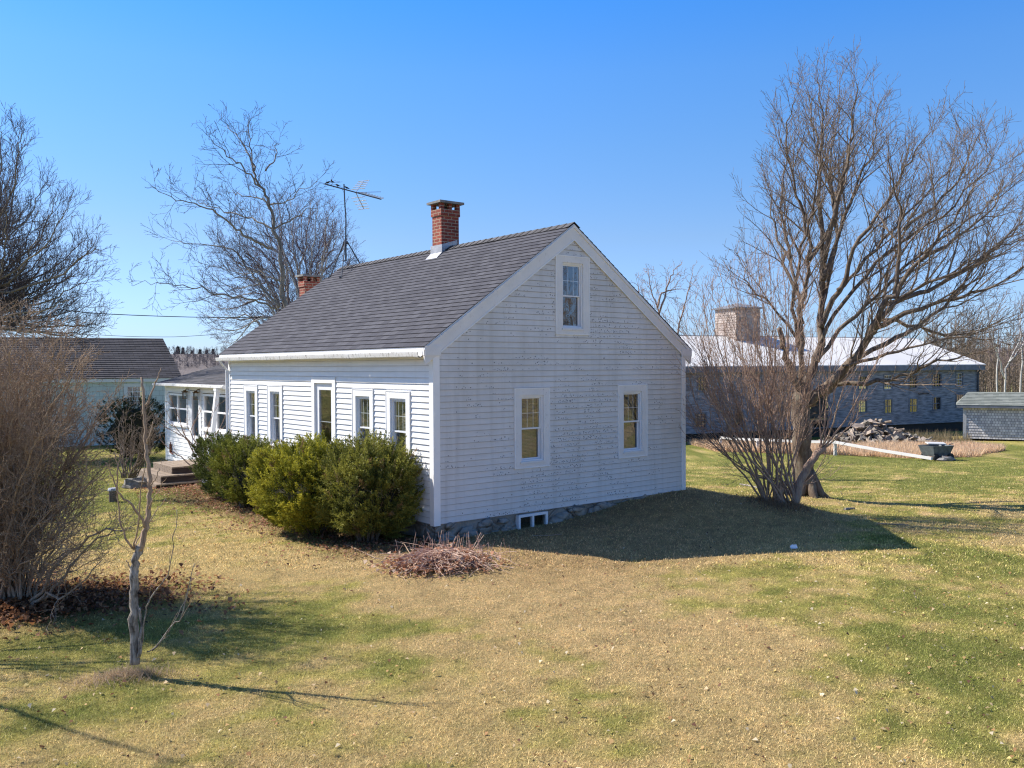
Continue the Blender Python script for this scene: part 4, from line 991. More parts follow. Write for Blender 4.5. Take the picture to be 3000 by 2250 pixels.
ofb = Vector((-8.9, 9.6, tzf(-8.9, 9.6))); rof = random.Random(4); ofl = [([ofb, ofb+Vector((.1, 0, 1.2)), ofb+Vector((.35, -.2, 2.4)), ofb+Vector((.3, -.6, 4.2)), ofb+Vector((.6, -1.2, 6.0))], .06, .012, True)]
for k in range(9):
    a = rof.uniform(-2.6, .9); q = rof.uniform(1.2, 2.6); z = rof.uniform(1.0, 2.6); ofl.append(([ofb+Vector((.2, -.1, z)), ofb+Vector((.2+math.cos(a)*q*.4, math.sin(a)*q*.4, z+.9)), ofb+Vector((.2+math.cos(a)*q, math.sin(a)*q, z+rof.uniform(1.6, 2.6)))], .028, .007, True))
tree('bare_tree', ofb, ofl, dict(PQ, levels=3, space=(.22, .16, .15), len=(1.1, .6, .3), thick=.016, rmin=.006), 'grey_bark', 'fartwig', 'small bare tree beside the twiggy shrub, casting branching shade on the lawn', 'tree', 77)
# small tree peeking behind the right roof slope
YK = 27.0
kb = at(1925, 1200, YK); kb = Vector((kb.x, kb.y, tzf(kb.x, kb.y))); ks = []
for pts in ([(1990, 1180), (1950, 1000), (1925, 900), (1905, 840), (1900, 795)], [(1960, 1020), (1915, 920), (1880, 880), (1868, 830)], [(1930, 920), (1950, 860), (1965, 810), (1980, 785)], [(1975, 1050), (1990, 950), (2010, 880), (2030, 800)], [(1925, 900), (1940, 860), (1970, 850), (1985, 845)]):
    ks.append((L2(pts, YK, YK+.4), .035, .006, True))
tree('small_bare_tree', kb, ks, dict(PS, len=(.8, .4, .2), start=(.2, .2, .2), ang=(.7, .7, .7), wob=.22, rmin=.005, space=(.16, .13, .12)), 'shrub', 'shrub', 'small bare tree peeking above the right slope of the farmhouse roof', 'tree', 18)

# ------------------------------------------------------------------ yews
def leaf_mat(name, rough=.6):
    n = NT(name); a = n.n('Attribute', attribute_name='Col'); n.l(a.outputs['Color'], n.p.inputs['Base Color'])
    n.p.inputs['Roughness'].default_value = rough; n.p.inputs['Specular IOR Level'].default_value = .25
    tl = n.n('BsdfTranslucent'); n.l(a.outputs['Color'], tl.inputs[0]); mx = n.n('MixShader', _Fac=.3); n.l(n.p.outputs[0], mx.inputs[1]); n.l(tl.outputs[0], mx.inputs[2]); n.l(mx.outputs[0], n.out.inputs[0])
    return n.m
LEAF = leaf_mat('yew_foliage')
def sprigs(P, D, L, W, C, rng):
    """diamond leaves at P along D"""
    n = len(P); s = rng.normal(size=(n, 3)); s -= D*(s*D).sum(1, keepdims=True); s /= np.linalg.norm(s, axis=1, keepdims=True)+1e-9
    L = L[:, None]; W = W[:, None]
    V = np.stack([P, P+D*L*.45+s*W, P+D*L, P+D*L*.45-s*W], 1).reshape(-1, 3)
    F = np.arange(4*n).reshape(n, 4); return V, F, np.repeat(C, 4, axis=0)
def yew(u, v, ru, rv, h, n, cols, label, seed, spiky=.3, lean=(0, 0), base_in=.90, pos=None):
    rng = np.random.default_rng(seed)
    c = hw(u, v) if pos is None else Vector(pos); bz_ = tzf(c.x, c.y)-.05
    root = empty('yew_bush', (c.x, c.y, bz_), HROT)
    # sprays: short leafy branches pointing outward and up
    ns_ = int(n/50); d = rng.normal(size=(ns_, 3)); d /= np.linalg.norm(d, axis=1, keepdims=True); d[:, 2] = d[:, 2]*.9+.05
    d = np.sign(d)*np.abs(d)**.72; d /= (np.abs(d)**2.6).sum(1, keepdims=True)**(1/2.6)
    low = fbm(d[:, 0]*2.2+seed, d[:, 1]*2.2+d[:, 2]*2.0, 4)
    rad = .70+.36*low-.30*rng.random(ns_)**2
    sh = base_in+(1-base_in)*np.clip((d[:, 2]+1)*1.1, 0, 1)
    S = np.stack([d[:, 0]*ru*rad*sh, d[:, 1]*rv*rad*sh, h*.5+d[:, 2]*h*.5*rad*.98], 1)
    S[:, 0] += lean[0]*(S[:, 2]/h); S[:, 1] += lean[1]*(S[:, 2]/h)
    A = d*np.array([1, 1, .5])+np.array([lean[0]*1.6, lean[1]*1.6, .85])+rng.normal(size=(ns_, 3))*.22; A /= np.linalg.norm(A, axis=1, keepdims=True)
    SL_ = rng.uniform(.10, .27, ns_)*(.9+.5*spiky); k_ = 62
    tone = np.clip(fbm(S[:, 0]*2.6+9, S[:, 1]*2.6+S[:, 2]*2.6, 3)*1.7-.4+rng.normal(size=ns_)*.22, 0, 1)
    t = rng.random((ns_, k_)); axis_ = A[:, None, :]; wd = (rng.normal(size=(ns_, k_, 3))*.028)*(1.15-t)[..., None]
    P = (S[:, None, :]+axis_*(t*SL_[:, None])[..., None]+wd).reshape(-1, 3); P[:, 2] = np.maximum(P[:, 2], .03)
    D = (axis_+rng.normal(size=(ns_, k_, 3))*.55).reshape(-1, 3); D /= np.linalg.norm(D, axis=1, keepdims=True)
    tc_ = np.clip(tone[:, None]*.75+t*.35+rng.normal(size=(ns_, k_))*.08, 0, 1).reshape(-1)[:, None]
    C = np.array(cols[0])*(1-tc_)+np.array(cols[1])*tc_
    brown = np.repeat(rng.random(ns_) < .035, k_)[:, None]; C = np.where(brown, np.array([.26, .17, .08]), C)
    n = len(P); L = rng.uniform(.030, .062, n); W = rng.uniform(.0045, .009, n)
    V, F, CC = sprigs(P, D, L, W, C, rng)
    # upright shoots: stems with needles
    ns = int(160*spiky)+40
    for i in range(ns):
        a = rng.uniform(0, 6.283); rr = math.sqrt(rng.random())*.95; x = math.cos(a)*ru*rr; y = math.sin(a)*rv*rr
        zt_ = h*.5+h*.5*math.sqrt(max(0, 1-rr*rr))*.95; ln = rng.uniform(.10, .30)*(0.6+spiky)
        dd = np.array([math.cos(a)*.35*rr, math.sin(a)*.35*rr, 1.])+rng.normal(size=3)*.12; dd /= np.linalg.norm(dd)
        k_ = 34; tt = rng.random(k_); PP = np.array([x+lean[0], y+lean[1], zt_-.08])+dd*tt[:, None]*ln
        DD = dd+rng.normal(size=(k_, 3))*.55; DD /= np.linalg.norm(DD, axis=1, keepdims=True)
        c1 = np.array(cols[1])*rng.uniform(.7, 1.25)
        if rng.random() < .2: c1 = np.array([.22, .17, .08])
        v2, f2_, c2_ = sprigs(PP, DD, rng.uniform(.025, .045, k_), rng.uniform(.004, .007, k_), np.tile(c1, (k_, 1)), rng)
        F = np.concatenate([F, f2_+len(V)]); V = np.concatenate([V, v2]); CC = np.concatenate([CC, c2_])
    np_mesh('foliage', V, F, LEAF, CC, root)
    m = MB(); rnd = random.Random(seed)
    for i in range(26):
        a = rnd.uniform(0, 6.28); q = rnd.uniform(.5, .85); e = Vector((math.cos(a)*ru*q+lean[0]*.5, math.sin(a)*rv*q+lean[1]*.5, h*rnd.uniform(.3, .75)))
        m.tube([Vector((math.cos(a)*.12, math.sin(a)*.15, 0)), e*.45+Vector((0, 0, -.05)), e], [.022, .014, .006], 5)
    m.build('stem', 'bark', root)
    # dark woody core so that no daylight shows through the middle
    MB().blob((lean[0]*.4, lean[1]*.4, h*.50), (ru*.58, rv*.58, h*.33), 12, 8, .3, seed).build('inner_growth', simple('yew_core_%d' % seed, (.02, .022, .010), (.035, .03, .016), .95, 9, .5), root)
    return tag(root, label, 'bush', 'yew bushes along the farmhouse front')
yew(-.70, 1.0, .68, .94, 1.70, 70000, ((.042, .062, .016), (.33, .32, .06)), 'tall dark green yew with upright shoots nearest the farmhouse corner', 1, .9)
yew(-1.0, 2.42, .86, 1.12, 1.66, 100000, ((.09, .115, .012), (.50, .46, .055)), 'wide olive yellow yew leaning out over the lawn below the front door', 2, .35, lean=(-.16, .12), base_in=.90)
yew(-.80, 6.0, .62, .88, 1.46, 36000, ((.04, .06, .012), (.28, .29, .045)), 'rounded olive yew under the pair of left front windows', 3, .3)
yew(-.70, 7.5, .60, .85, 1.48, 32000, ((.028, .045, .012), (.16, .19, .04)), 'darker rounded yew between the steps and the other front yews', 4, .3)
p = at(395, 1250, 29.0)
yew(0, 0, 1.15, 1.2, 2.2, 26000, ((.010, .018, .006), (.05, .065, .018)), 'very dark green yew standing beyond the left end of the porch', 5, .3, pos=(p.x, 29.0, 0))

# ------------------------------------------------------------------ far buildings
# mint outbuilding at left
mo = empty('mint_outbuilding', (-13.99, 37, -.9), R(30)); tag(mo, 'pale mint outbuilding with dark gable roof behind the twiggy shrub', 'outbuilding')
gz = mo.location.z; HD = 4.9
P_ = lambda a, o, z: (a, -o, z-gz)
wx0, wx1 = -2.10, -1.28
siding(P_, lambda z: -11, lambda z: -.15, gz, 2.28, .20, [(wx0, wx1, 1.2, 2.2)], .02, .004).build('wall', 'mint', mo, uv='box')
m = MB(); m.prism([(-.16, .01, 0), (-.16, .01, 2.28-gz), (-.16, HD, 4.1-gz), (-.16, 2*HD, 2.28-gz), (-.16, 2*HD, 0)], (.06, 0, 0)); m.build('gable_end', 'mint', mo, uv='box')
MB().box(-11, .12, -.16, .0, 2.28-gz, 2.42-gz).build('fascia', 'mint_trim', mo)
m = MB(); n_ = 22
for i in range(n_):
    t0, t1 = i/n_, (i+1)/n_; ya, yb = -.18+(HD+.18)*t0, -.18+(HD+.18)*t1; za, zb_ = 2.42+1.80*t0-gz, 2.42+1.80*t1-gz
    m.quad((-11, ya, za+.025), (.15, ya, za+.025), (.15, yb, zb_), (-11, yb, zb_)); m.quad((-11, ya, za), (.15, ya, za), (.15, ya, za+.025), (-11, ya, za+.025))
m.quad((-11, HD, 4.22-gz), (.15, HD, 4.22-gz), (.15, 2*HD+.2, 2.4-gz), (-11, 2*HD+.2, 2.4-gz)); m.prism([(.12, -.18, 2.41-gz), (.12, HD, 4.2-gz), (.12, 2*HD+.2, 2.39-gz), (.12, 2*HD+.2, 2.25-gz), (.12, HD, 4.06-gz), (.12, -.18, 2.27-gz)], (.03, 0, 0))
m.build('roof', 'far_roof', mo, uv=lambda q: (q.x, q.y*1.06))
wn = empty('window', (0, 0, 0)); wn.parent = mo
m = MB(); m.xbox(P_, wx0, wx0+.14, -.02, .04, 1.2, 2.2); m.xbox(P_, wx1-.14, wx1, -.02, .04, 1.2, 2.2); m.xbox(P_, wx0+.14, wx1-.14, -.02, .039, 2.08, 2.2); m.xbox(P_, wx0+.14, wx1-.14, -.02, .039, 1.2, 1.3)
a0, a1 = wx0+.14, wx1-.14
for x in (a0+(a1-a0)/3, a0+2*(a1-a0)/3): m.xbox(P_, x-.012, x+.012, -.02, .01, 1.3, 2.08)
for z in (1.52, 1.68, 1.88): m.xbox(P_, a0, a1, -.02, .009, z-.012, z+.012)
m.build('frame', 'mint_trim', wn)
m = MB(); m.quad(P_(a0, -.03, 1.3), P_(a1, -.03, 1.3), P_(a1, -.03, 2.08), P_(a0, -.03, 2.08)); m.build('pane', 'glass', wn)
m = MB(); m.quad(P_(a0, -.5, 1.1), P_(a1, -.5, 1.1), P_(a1, -.5, 2.2), P_(a0, -.5, 2.2)); m.build('room_lining', 'dark', wn)

# barn
bdir = Vector((.909, .415, 0)).normalized(); brot = math.atan2(bdir.y, bdir.x); BX0 = Vector((9.66, 50, 0))
borig = BX0-bdir*8; BLEN = 8+24.15; HALF = 5.6; BE, BR = 2.72, 4.62; BZ = -1.42
barn = empty('barn', (borig.x, borig.y, BZ), brot); tag(barn, 'long weathered blue grey barn with pale metal roof and square cupola', 'barn')
Pb = lambda a, o, z: (a, -o, z-BZ)
def s_at(px, zz_=0):   # position along the barn wall of an image column
    k = (px-1500)/FPX; k = (px-1500+0*1)/FPX
    return (k*borig.y-borig.x)/(bdir.x-k*bdir.y)
wins = []
for px0, px1, z0, z1, kind in ((2035, 2068, -.75, .05, 'w'), (2150, 2176, -.7, .05, 'd'), (2045, 2072, 1.35, 2.15, 'w'), (2515, 2538, -.20, .55, 'w'), (2592, 2612, -.30, .55, 'o'), (2664, 2686, -.30, .55, 'o'), (2734, 2755, -.20, .60, 'o'), (2801, 2822, -.05, .75, 'x'),
        (2516, 2540, 1.25, 2.05, 'w'), (2590, 2613, 1.2, 2.12, 's'), (2664, 2686, 1.25, 2.10, 'w'), (2733, 2757, 1.3, 2.15, 'w'), (2801, 2820, 1.35, 2.2, 's')):
    wins.append((s_at(px0), s_at(px1), z0, z1, kind))
bdoor = (s_at(2370), s_at(2425), -1.05, 1.0)
ops = [w_[:4] for w_ in wins]+[bdoor]
MB().box(.15, BLEN-.15, .12, .3, -.8, .36).build('foundation', 'dark', barn)  # recessed strip coloured near black for the shadow under the barn wall
siding(Pb, lambda z: 0, lambda z: BLEN, BZ+.33, BE, .155, ops, .03, .008).build('wall', 'barn_wall', barn)
m = MB(); m.quad((0, 0, 0), (0, 2*HALF, 0), (0, 2*HALF, BE-BZ), (0, HALF, BR-.1-BZ), (0, 0, BE-BZ)); m.build('end_wall', 'barn_wall', barn)
m = MB(); m.quad((BLEN, 0, 2.5), (BLEN, 2*HALF, 2.5), (BLEN, 2*HALF, BE-BZ), (BLEN, HALF, BR-.1-BZ), (BLEN, 0, BE-BZ))
for y_ in (0, 2.7, 5.5, 8.3, 2*HALF-.3): m.box(BLEN-.25, BLEN-.01, y_, y_+.3, 0, 2.5)
m.build('end_wall', 'barn_wall', barn)
bops = [(a, b, c, d) for a, b, c, d, kk in wins if kk == 'o']
m = siding(lambda a, o, z: (a, 2*HALF+o, z-BZ), lambda z: 0, lambda z: BLEN, BZ, BE, .6, [(5, 8, -.6, .8), (12, 15, -.6, .8), (19, 22, -.6, .8), (25.5, 28, -.6, .8), (29.5, 31.5, -.6, .8)], .01, .005); m.build('rear_wall', 'barn_wall', barn)
m = MB(); m.box(.1, BLEN-.1, .1, 2*HALF-.1, -.1, .0); m.build('floor_boards', 'dark', barn)
# roof
m = MB()
for i in range(3):
    y0, y1 = -.35+(HALF+.35)*i/3, -.35+(HALF+.35)*(i+1)/3; sl_ = (BR-BE+.1)/(HALF+.35); f = lambda y: BE-.02-BZ+sl_*(y+.35)
    m.prism([(-.3, y0, f(y0)+.012*(2-i)), (BLEN+.4, y0, f(y0)+.012*(2-i)), (BLEN+.4, y1, f(y1)+.012*(2-i)), (-.3, y1, f(y1)+.012*(2-i))], (0, 0, .05))
m.prism([(-.3, HALF, f(HALF)), (BLEN+.4, HALF, f(HALF)), (BLEN+.4, 2*HALF+.35, BE-.02-BZ), (-.3, 2*HALF+.35, BE-.02-BZ)], (0, 0, .05))
rf = m.build('roof', 'barn_roof', barn)
m = MB()
for k_ in range(1, 34): m.box(k_*.98-.3-.012, k_*.98-.3+.012, -.34, -.335, 0, .01)
MB().box(-.3, BLEN+.4, HALF-.12, HALF+.12, BR+.10-BZ, BR+.125-BZ).build('ridge_strip', 'barn_trim', barn)
m = MB(); m.box(-.25, BLEN+.3, -.38, -.352, BE-.32-BZ, BE+.0-BZ); m.box(-.25, BLEN+.3, -.352, -.03, BE-.09-BZ, BE-.07-BZ); m.build('fascia', 'barn_trim', barn)
m = MB(); m.tube([(BLEN-.02, -.3, BE-.2-BZ), (BLEN-.05, -.12, BE-.5-BZ), (BLEN-.06, -.08, .1)], .06, 6); m.build('downpipe', 'metal_dark', barn)
for a, b, z0, z1, kk in wins:
    wn = empty('window', (0, 0, 0)); wn.parent = barn
    m = MB(); t = .07
    m.xbox(Pb, a-t, a+.005, -.03, .045, z0-t, z1+t); m.xbox(Pb, b-.005, b+t, -.03, .045, z0-t, z1+t); m.xbox(Pb, a, b, -.03, .044, z1-.005, z1+t); m.xbox(Pb, a, b, -.03, .06, z0-t, z0+.005)
    m.build('frame', 'barn_trim', wn)
    if kk == 'o':
        m = MB(); m.xbox(Pb, a, b, -.05, -.02, (z0+z1)/2-.02, (z0+z1)/2+.02); m.xbox(Pb, (a+b)/2-.015, (a+b)/2+.015, -.05, -.022, z0, z1); m.build('sash', 'barn_trim', wn)
        m = MB(); m.quad(Pb(a, -.06, z0), Pb(b, -.06, z0), Pb(b, -.06, z1), Pb(a, -.06, z1)); m.build('pane', 'dirty', wn)
    if kk in 'sw':
        m = MB(); mt_ = 'fence' if kk == 's' else 'barn_trim'; e = .045 if kk == 's' else .03
        m.xbox(Pb, a, a+e, -.05, -.02, z0, z1); m.xbox(Pb, b-e, b, -.05, -.02, z0, z1); m.xbox(Pb, a, b, -.05, -.021, z0, z0+e); m.xbox(Pb, a, b, -.05, -.021, z1-e, z1); m.xbox(Pb, a, b, -.05, -.022, (z0+z1)/2-e/2, (z0+z1)/2+e/2)
        for q in (1/3, 2/3): x = a+(b-a)*q; m.xbox(Pb, x-.012, x+.012, -.05, -.025, z0, z1)
        for q in (.25, .75): z = z0+(z1-z0)*q; m.xbox(Pb, a, b, -.05, -.026, z-.012, z+.012)
        m.build('sash', mt_, wn)
        m = MB(); m.quad(Pb(a, -.06, z0), Pb(b, -.06, z0), Pb(b, -.06, z1), Pb(a, -.06, z1)); m.build('pane', 'glass', wn)
m = MB(); a, b, z0, z1 = bdoor
m.xbox(Pb, a-.12, a, -.02, .05, z0, z1+.12); m.xbox(Pb, b, b+.12, -.02, .05, z0, z1+.12); m.xbox(Pb, a, b, -.02, .049, z1, z1+.12); m.build('door_frame', 'barn_trim', barn)
m = MB(); m.box(s_at(2690), s_at(2722), -.035, -.012, .82-BZ, .90-BZ); m.build('missing_board_gap', 'dark', barn)
# cupola
cu = empty('cupola', (0, 0, 0)); cu.parent = barn
cs_ = s_at(2175)+2.0; c0, c1, d0, d1 = cs_+1.2, cs_+3.1, HALF-1.1, HALF+1.1
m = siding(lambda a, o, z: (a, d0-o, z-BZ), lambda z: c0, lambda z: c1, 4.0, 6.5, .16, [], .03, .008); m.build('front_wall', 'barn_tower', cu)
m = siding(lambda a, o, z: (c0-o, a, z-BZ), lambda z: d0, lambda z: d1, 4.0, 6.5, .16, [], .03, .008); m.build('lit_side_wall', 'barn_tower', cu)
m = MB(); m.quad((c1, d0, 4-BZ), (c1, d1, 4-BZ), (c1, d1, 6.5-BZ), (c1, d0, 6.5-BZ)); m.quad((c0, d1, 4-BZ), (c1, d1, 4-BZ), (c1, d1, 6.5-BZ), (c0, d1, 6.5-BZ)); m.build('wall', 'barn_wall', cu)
m = MB(); zt = 6.5-BZ; cx_, cy_ = (c0+c1)/2, (d0+d1)/2
m.prism([(c0-.2, d0-.2, zt), (c1+.2, d0-.2, zt), (c1+.2, d1+.2, zt), (c0-.2, d1+.2, zt)], (0, 0, .07))
for q in (((c0-.2, d0-.2), (c1+.2, d0-.2)), ((c1+.2, d0-.2), (c1+.2, d1+.2)), ((c1+.2, d1+.2), (c0-.2, d1+.2)), ((c0-.2, d1+.2), (c0-.2, d0-.2))): m.quad((*q[0], zt+.071), (*q[1], zt+.071), (cx_, cy_, zt+.42))
m.build('roof', 'barn_trim', cu)

# shingled shed at right edge
SX = Vector((25.57, 50, 0)); gsz = -1.44
shed = empty('shed', (SX.x, SX.y, gsz), R(-27)); tag(shed, 'low grey cedar shingle shed with mossy green roof at the right of the barn', 'shed')
Ps = lambda a, o, z: (a, -o, z-gsz)
m = siding(Ps, lambda z: .14, lambda z: 7.4, gsz+.04, .45, .15, [], .022, .004); m.build('wall', 'shed_wall', shed, uv='box')
m = MB(); m.quad((0, 0, 0), (0, 4, 0), (0, 4, 2.3), (0, 1.6, 2.6), (0, 0, 1.86)); m.build('end_wall', 'shed_wall', shed, uv='box'); m = MB(); m.quad((7.5, 0, 0), (7.5, 4, 0), (7.5, 4, 1.9), (7.5, 2, 2.6), (7.5, 0, 1.9)); m.quad((0, 4, 0), (7.5, 4, 0), (7.5, 4, 1.9), (0, 4, 1.9)); m.build('end_wall', 'shed_wall', shed, uv='box')
MB().box(-.02, .15, -.04, .1, 0, 1.80).build('corner_board', simple('pale_grey_board', (.52, .52, .52), (.4, .4, .4), .8, 4, .2), shed)
m = MB(); n_ = 9
for i in range(n_):
    t0, t1 = i/n_, (i+1)/n_; xa, xb = -.38+.62*t0, -.38+.62*t1
    ya, yb = -.32+1.75*t0, -.32+1.75*t1; za, zb_ = 1.93+.70*t0, 1.93+.70*t1
    m.quad((xa, ya, za+.025), (7.9, ya, za+.025), (7.9, yb, zb_), (xb, yb, zb_)); m.quad((xa, ya, za), (7.9, ya, za), (7.9, ya, za+.025), (xa, ya, za+.025))
m.quad((.24, 1.43, 2.63), (7.9, 1.43, 2.63), (7.9, 4.3, 1.9), (-.38, 4.3, 1.9)); m.quad((-.38, -.32, 1.93), (.24, 1.43, 2.63), (-.38, 4.3, 1.9))
m.build('roof', 'shed_roof', shed, uv=lambda q: (q.x, q.y*1.08))
m = MB(); m.box(-.34, 7.9, -.31, -.28, 1.78, 1.925); m.box(-.34, 7.9, -.279, -.02, 1.80, 1.82); m.build('fascia', 'barn_trim', shed)

# ------------------------------------------------------------------ rail fence, cart, wood pile
fen = empty('rail_fence', (9.7, 40, 0)); tag(fen, 'low white wooden rail fence sagging in front of the woodpile', 'fence')
def onground(px, py):
    Y = 20.
    for _ in range(60):
        p = at(px, py, Y); g = tzf(p.x, p.y); Y += (p.z-g)*6
    return at(px, py, Y)
fb = Vector((9.7, 40, 0)); pA, pB, pC, pE = onground(2112, 1314), onground(2220, 1322), onground(2447, 1334), onground(2730, 1352)
tA, tB, tC = pA+Vector((0, 0, .50)), pB+Vector((0, 0, .50)), pC+Vector((0, 0, .52)); tE = pE+Vector((0, 0, .08))
for q, nm in ((pA, 1), (pB, 1), (pC, 1)):
    m = MB(); r = q-fb; m.box(r.x-.055, r.x+.055, r.y-.05, r.y+.05, r.z-.1, r.z+.48); m.build('post', 'fence', fen)
for a, b in ((tA, tB), (tB, tC), (tC, tE)):
    m = MB(); d_ = (b-a); nrm = Vector((-d_.y, d_.x, 0)).normalized()*.045; mid = (a+b)/2+Vector((0, 0, -.02)); up_ = Vector((0, 0, .085))
    for s, e in ((a, mid), (mid, b)):
        s_, e_ = s-fb, e-fb; i = len(m.v)
        for z_ in (Vector((0, 0, -.02)), up_): m.v += [tuple(s_-nrm+z_), tuple(e_-nrm+z_), tuple(e_+nrm+z_), tuple(s_+nrm+z_)]
        for q in ((0, 3, 2, 1), (4, 5, 6, 7), (0, 1, 5, 4), (1, 2, 6, 5), (2, 3, 7, 6), (3, 0, 4, 7)): m.f.append(tuple(i+k for k in q))
    m.build('rail', 'fence', fen)
cp = onground(2742, 1348); cart = empty('garden_cart', cp, R(20)); tag(cart, 'grey metal tub cart with small black wheels at the end of the white fence', 'cart')
m = MB(); i = 0
bt = [(-.38, -.28, .18), (.38, -.28, .18), (.38, .28, .18), (-.38, .28, .18)]; tp_ = [(-.52, -.38, .58), (.52, -.38, .58), (.52, .38, .58), (-.52, .38, .58)]
ti = [(-.49, -.35, .58), (.49, -.35, .58), (.49, .35, .58), (-.49, .35, .58)]; bi = [(-.35, -.25, .21), (.35, -.25, .21), (.35, .25, .21), (-.35, .25, .21)]
m.v = bt+tp_+ti+bi; m.f = [(3, 2, 1, 0)]+[(k, (k+1) % 4, 4+(k+1) % 4, 4+k) for k in range(4)]+[(4+k, 4+(k+1) % 4, 8+(k+1) % 4, 8+k) for k in range(4)]+[(8+k, 8+(k+1) % 4, 12+(k+1) % 4, 12+k) for k in range(4)]+[(12, 13, 14, 15)]
m.build('tub', 'tub', cart)
for x, y in ((-.3, -.3), (.42, -.3), (-.3, .3), (.42, .3)): MB().tube([(x, y-.04, .14), (x, y+.04, .14)], .14, 14).build('wheel', 'rubber', cart)
MB().tube([(.5, 0, .5), (.75, 0, .6), (.85, 0, .6)], .02, 6).build('handle', 'metal_dark', cart)
m = MB(); m.box(-.42, .42, -.10, .08, 0, .035); o = m.build('board', 'fence'); o.location = cp+Vector((.1, .25, .62)); o.rotation_euler = (.3, .05, R(15)); tag(o, 'short white board lying across the top of the grey cart', 'board')
m = MB(); m.blob((0, 0, .1), (.28, .2, .16), 8, 6, .4, 2.); o = m.build('broken_slab', 'concrete'); o.location = cp+Vector((.12, -.6, -.02)); tag(o, 'pale broken concrete slab on the grass in front of the cart', 'stone')
# wood pile
pl = Vector((19.2, 46.3, tzf(19.2, 46.3))); rw = random.Random(77)
def log(L, r, kind):
    m = MB()
    if kind == 0: m.tube([(-L/2, 0, 0), (0, 0, r*.2), (L/2, 0, 0)], [r, r*.95, r*.85], 7)
    elif kind == 1: m.prism([(-L/2, -r, -.6*r), (-L/2, r, -.6*r), (-L/2, .1*r, r)], (L, 0, 0))
    else: m.box(-L/2, L/2, -r*1.3, r*1.3, -.02, .02)
    return m
protos = [log(.55, .09, 1), log(.7, .07, 0), log(1.1, .09, 2), log(.5, .12, 1), log(1.6, .06, 0)]
pm = ['logend', 'wood', 'logend', 'grey_bark', 'grey_bark']
pme = None
pobj = [q.build(nm_, pm[i]) for i, (q, nm_) in enumerate(zip(protos, ('split_log', 'round_log', 'old_board', 'split_log', 'long_pole')))]
LAB = ['small pale split log lying in the heap behind the white fence', 'slim round log lying in the heap behind the white fence', 'weathered loose board lying in the heap behind the white fence', 'thick dark split log lying in the heap behind the white fence', 'long grey pole slanting out of the heap behind the white fence']
CATS = ['log', 'log', 'board', 'log', 'pole']; cnts = [0]*5
for i in range(290):
    k = rw.choices(range(5), (6, 5, 1.4, 6, .6))[0]
    a = rw.uniform(0, 6.28); q = math.sqrt(rw.random()); x = math.cos(a)*q*2.9; y = math.sin(a)*q*1.4
    hh = 1.12*math.exp(-((x+.35)/1.75)**2-(y/.95)**2)+.25*(1-q); z = math.sqrt(rw.uniform(.25, 1.))*hh
    z = z if rw.random() < .9 else z*.4
    o = pobj[k] if cnts[k] == 0 else pobj[k].copy()
    if cnts[k]: COL.objects.link(o)
    cnts[k] += 1
    o.location = (pl.x+x, pl.y+y, tzf(pl.x+x, pl.y+y)+max(.05, z)); o.rotation_euler = (rw.uniform(-.8, .8)+rw.choice((0, 1.2)), rw.uniform(-.7, .7), rw.uniform(0, 6.28))
    s = rw.uniform(.7, 1.3); o.scale = (s, s, s)
    tag(o, LAB[k], CATS[k], ['split logs in the woodpile', 'round logs in the woodpile', 'boards in the woodpile', 'dark split logs in the woodpile', 'poles in the woodpile'][k])

# ------------------------------------------------------------------ dry weeds, brush pile, litter, lawn blades
def blades(name, pts, h0, h1, w0, w1, cols, rng, lean=.5, label=None, cat=None, seg=1, kindstuff=True):
    n = len(pts); H = rng.uniform(h0, h1, n)[:, None]; W = rng.uniform(w0, w1, n)[:, None]
    a = rng.uniform(0, 6.283, n); side = np.stack([np.cos(a), np.sin(a), np.zeros(n)], 1)
    tl = rng.normal(size=(n, 3))*lean; tl[:, 2] = 1; tl /= np.linalg.norm(tl, axis=1, keepdims=True)
    V = np.stack([pts-side*W, pts+side*W, pts+tl*H], 1).reshape(-1, 3); F = np.arange(3*n).reshape(n, 3)
    C = np.repeat(cols, 3, axis=0)
    o = np_mesh(name, V, F, LEAF2, C)
    tag(o, label, cat, kind='stuff'); return o
LEAF2 = leaf_mat('dry_grass', .75)
rng = np.random.default_rng(5)
# lawn: density falls with distance
def inhouse(x, y):
    u = (x-P0[0])*GX[0]+(y-P0[1])*GX[1]; v = (x-P0[0])*HX[0]+(y-P0[1])*HX[1]
    return (u > -.02) & (u < HW+.02) & (v > -.02) & (v < HL+7)
def lawn_pts(n, ya, yb, p):
    t = rng.random(n); Y = (ya**p+(yb**p-ya**p)*t)**(1/p); X = (rng.random(n)*2-1)*(Y*.62+.5); k = ~inhouse(X, Y); return X[k], Y[k]
for nm, n, ya, yb, p, h0, h1, w0, w1 in (('grass', 420000, 5.6, 13, .9, .015, .045, .0018, .0042), ('grass', 300000, 13, 34, .5, .025, .06, .004, .010)):
    X, Y = lawn_pts(n, ya, yb, p); c = gcol(X, Y)
    rv_ = rng.random(len(X)); br = (rng.random(len(X))[:, None]**1.2*1.05+.48)
    tint = np.where((rv_ < .30)[:, None], np.array([.84, .66, .34]), np.where((rv_ > .80)[:, None], np.array([.25, .29, .06]), c))
    c = (c*.62+tint*.38)*br*1.12
    blades(nm, np.stack([X, Y, tz(X, Y)-.004], 1), h0, h1, w0, w1, c, rng, .95, 'short dry spring lawn, straw coloured with green patches', 'grass')
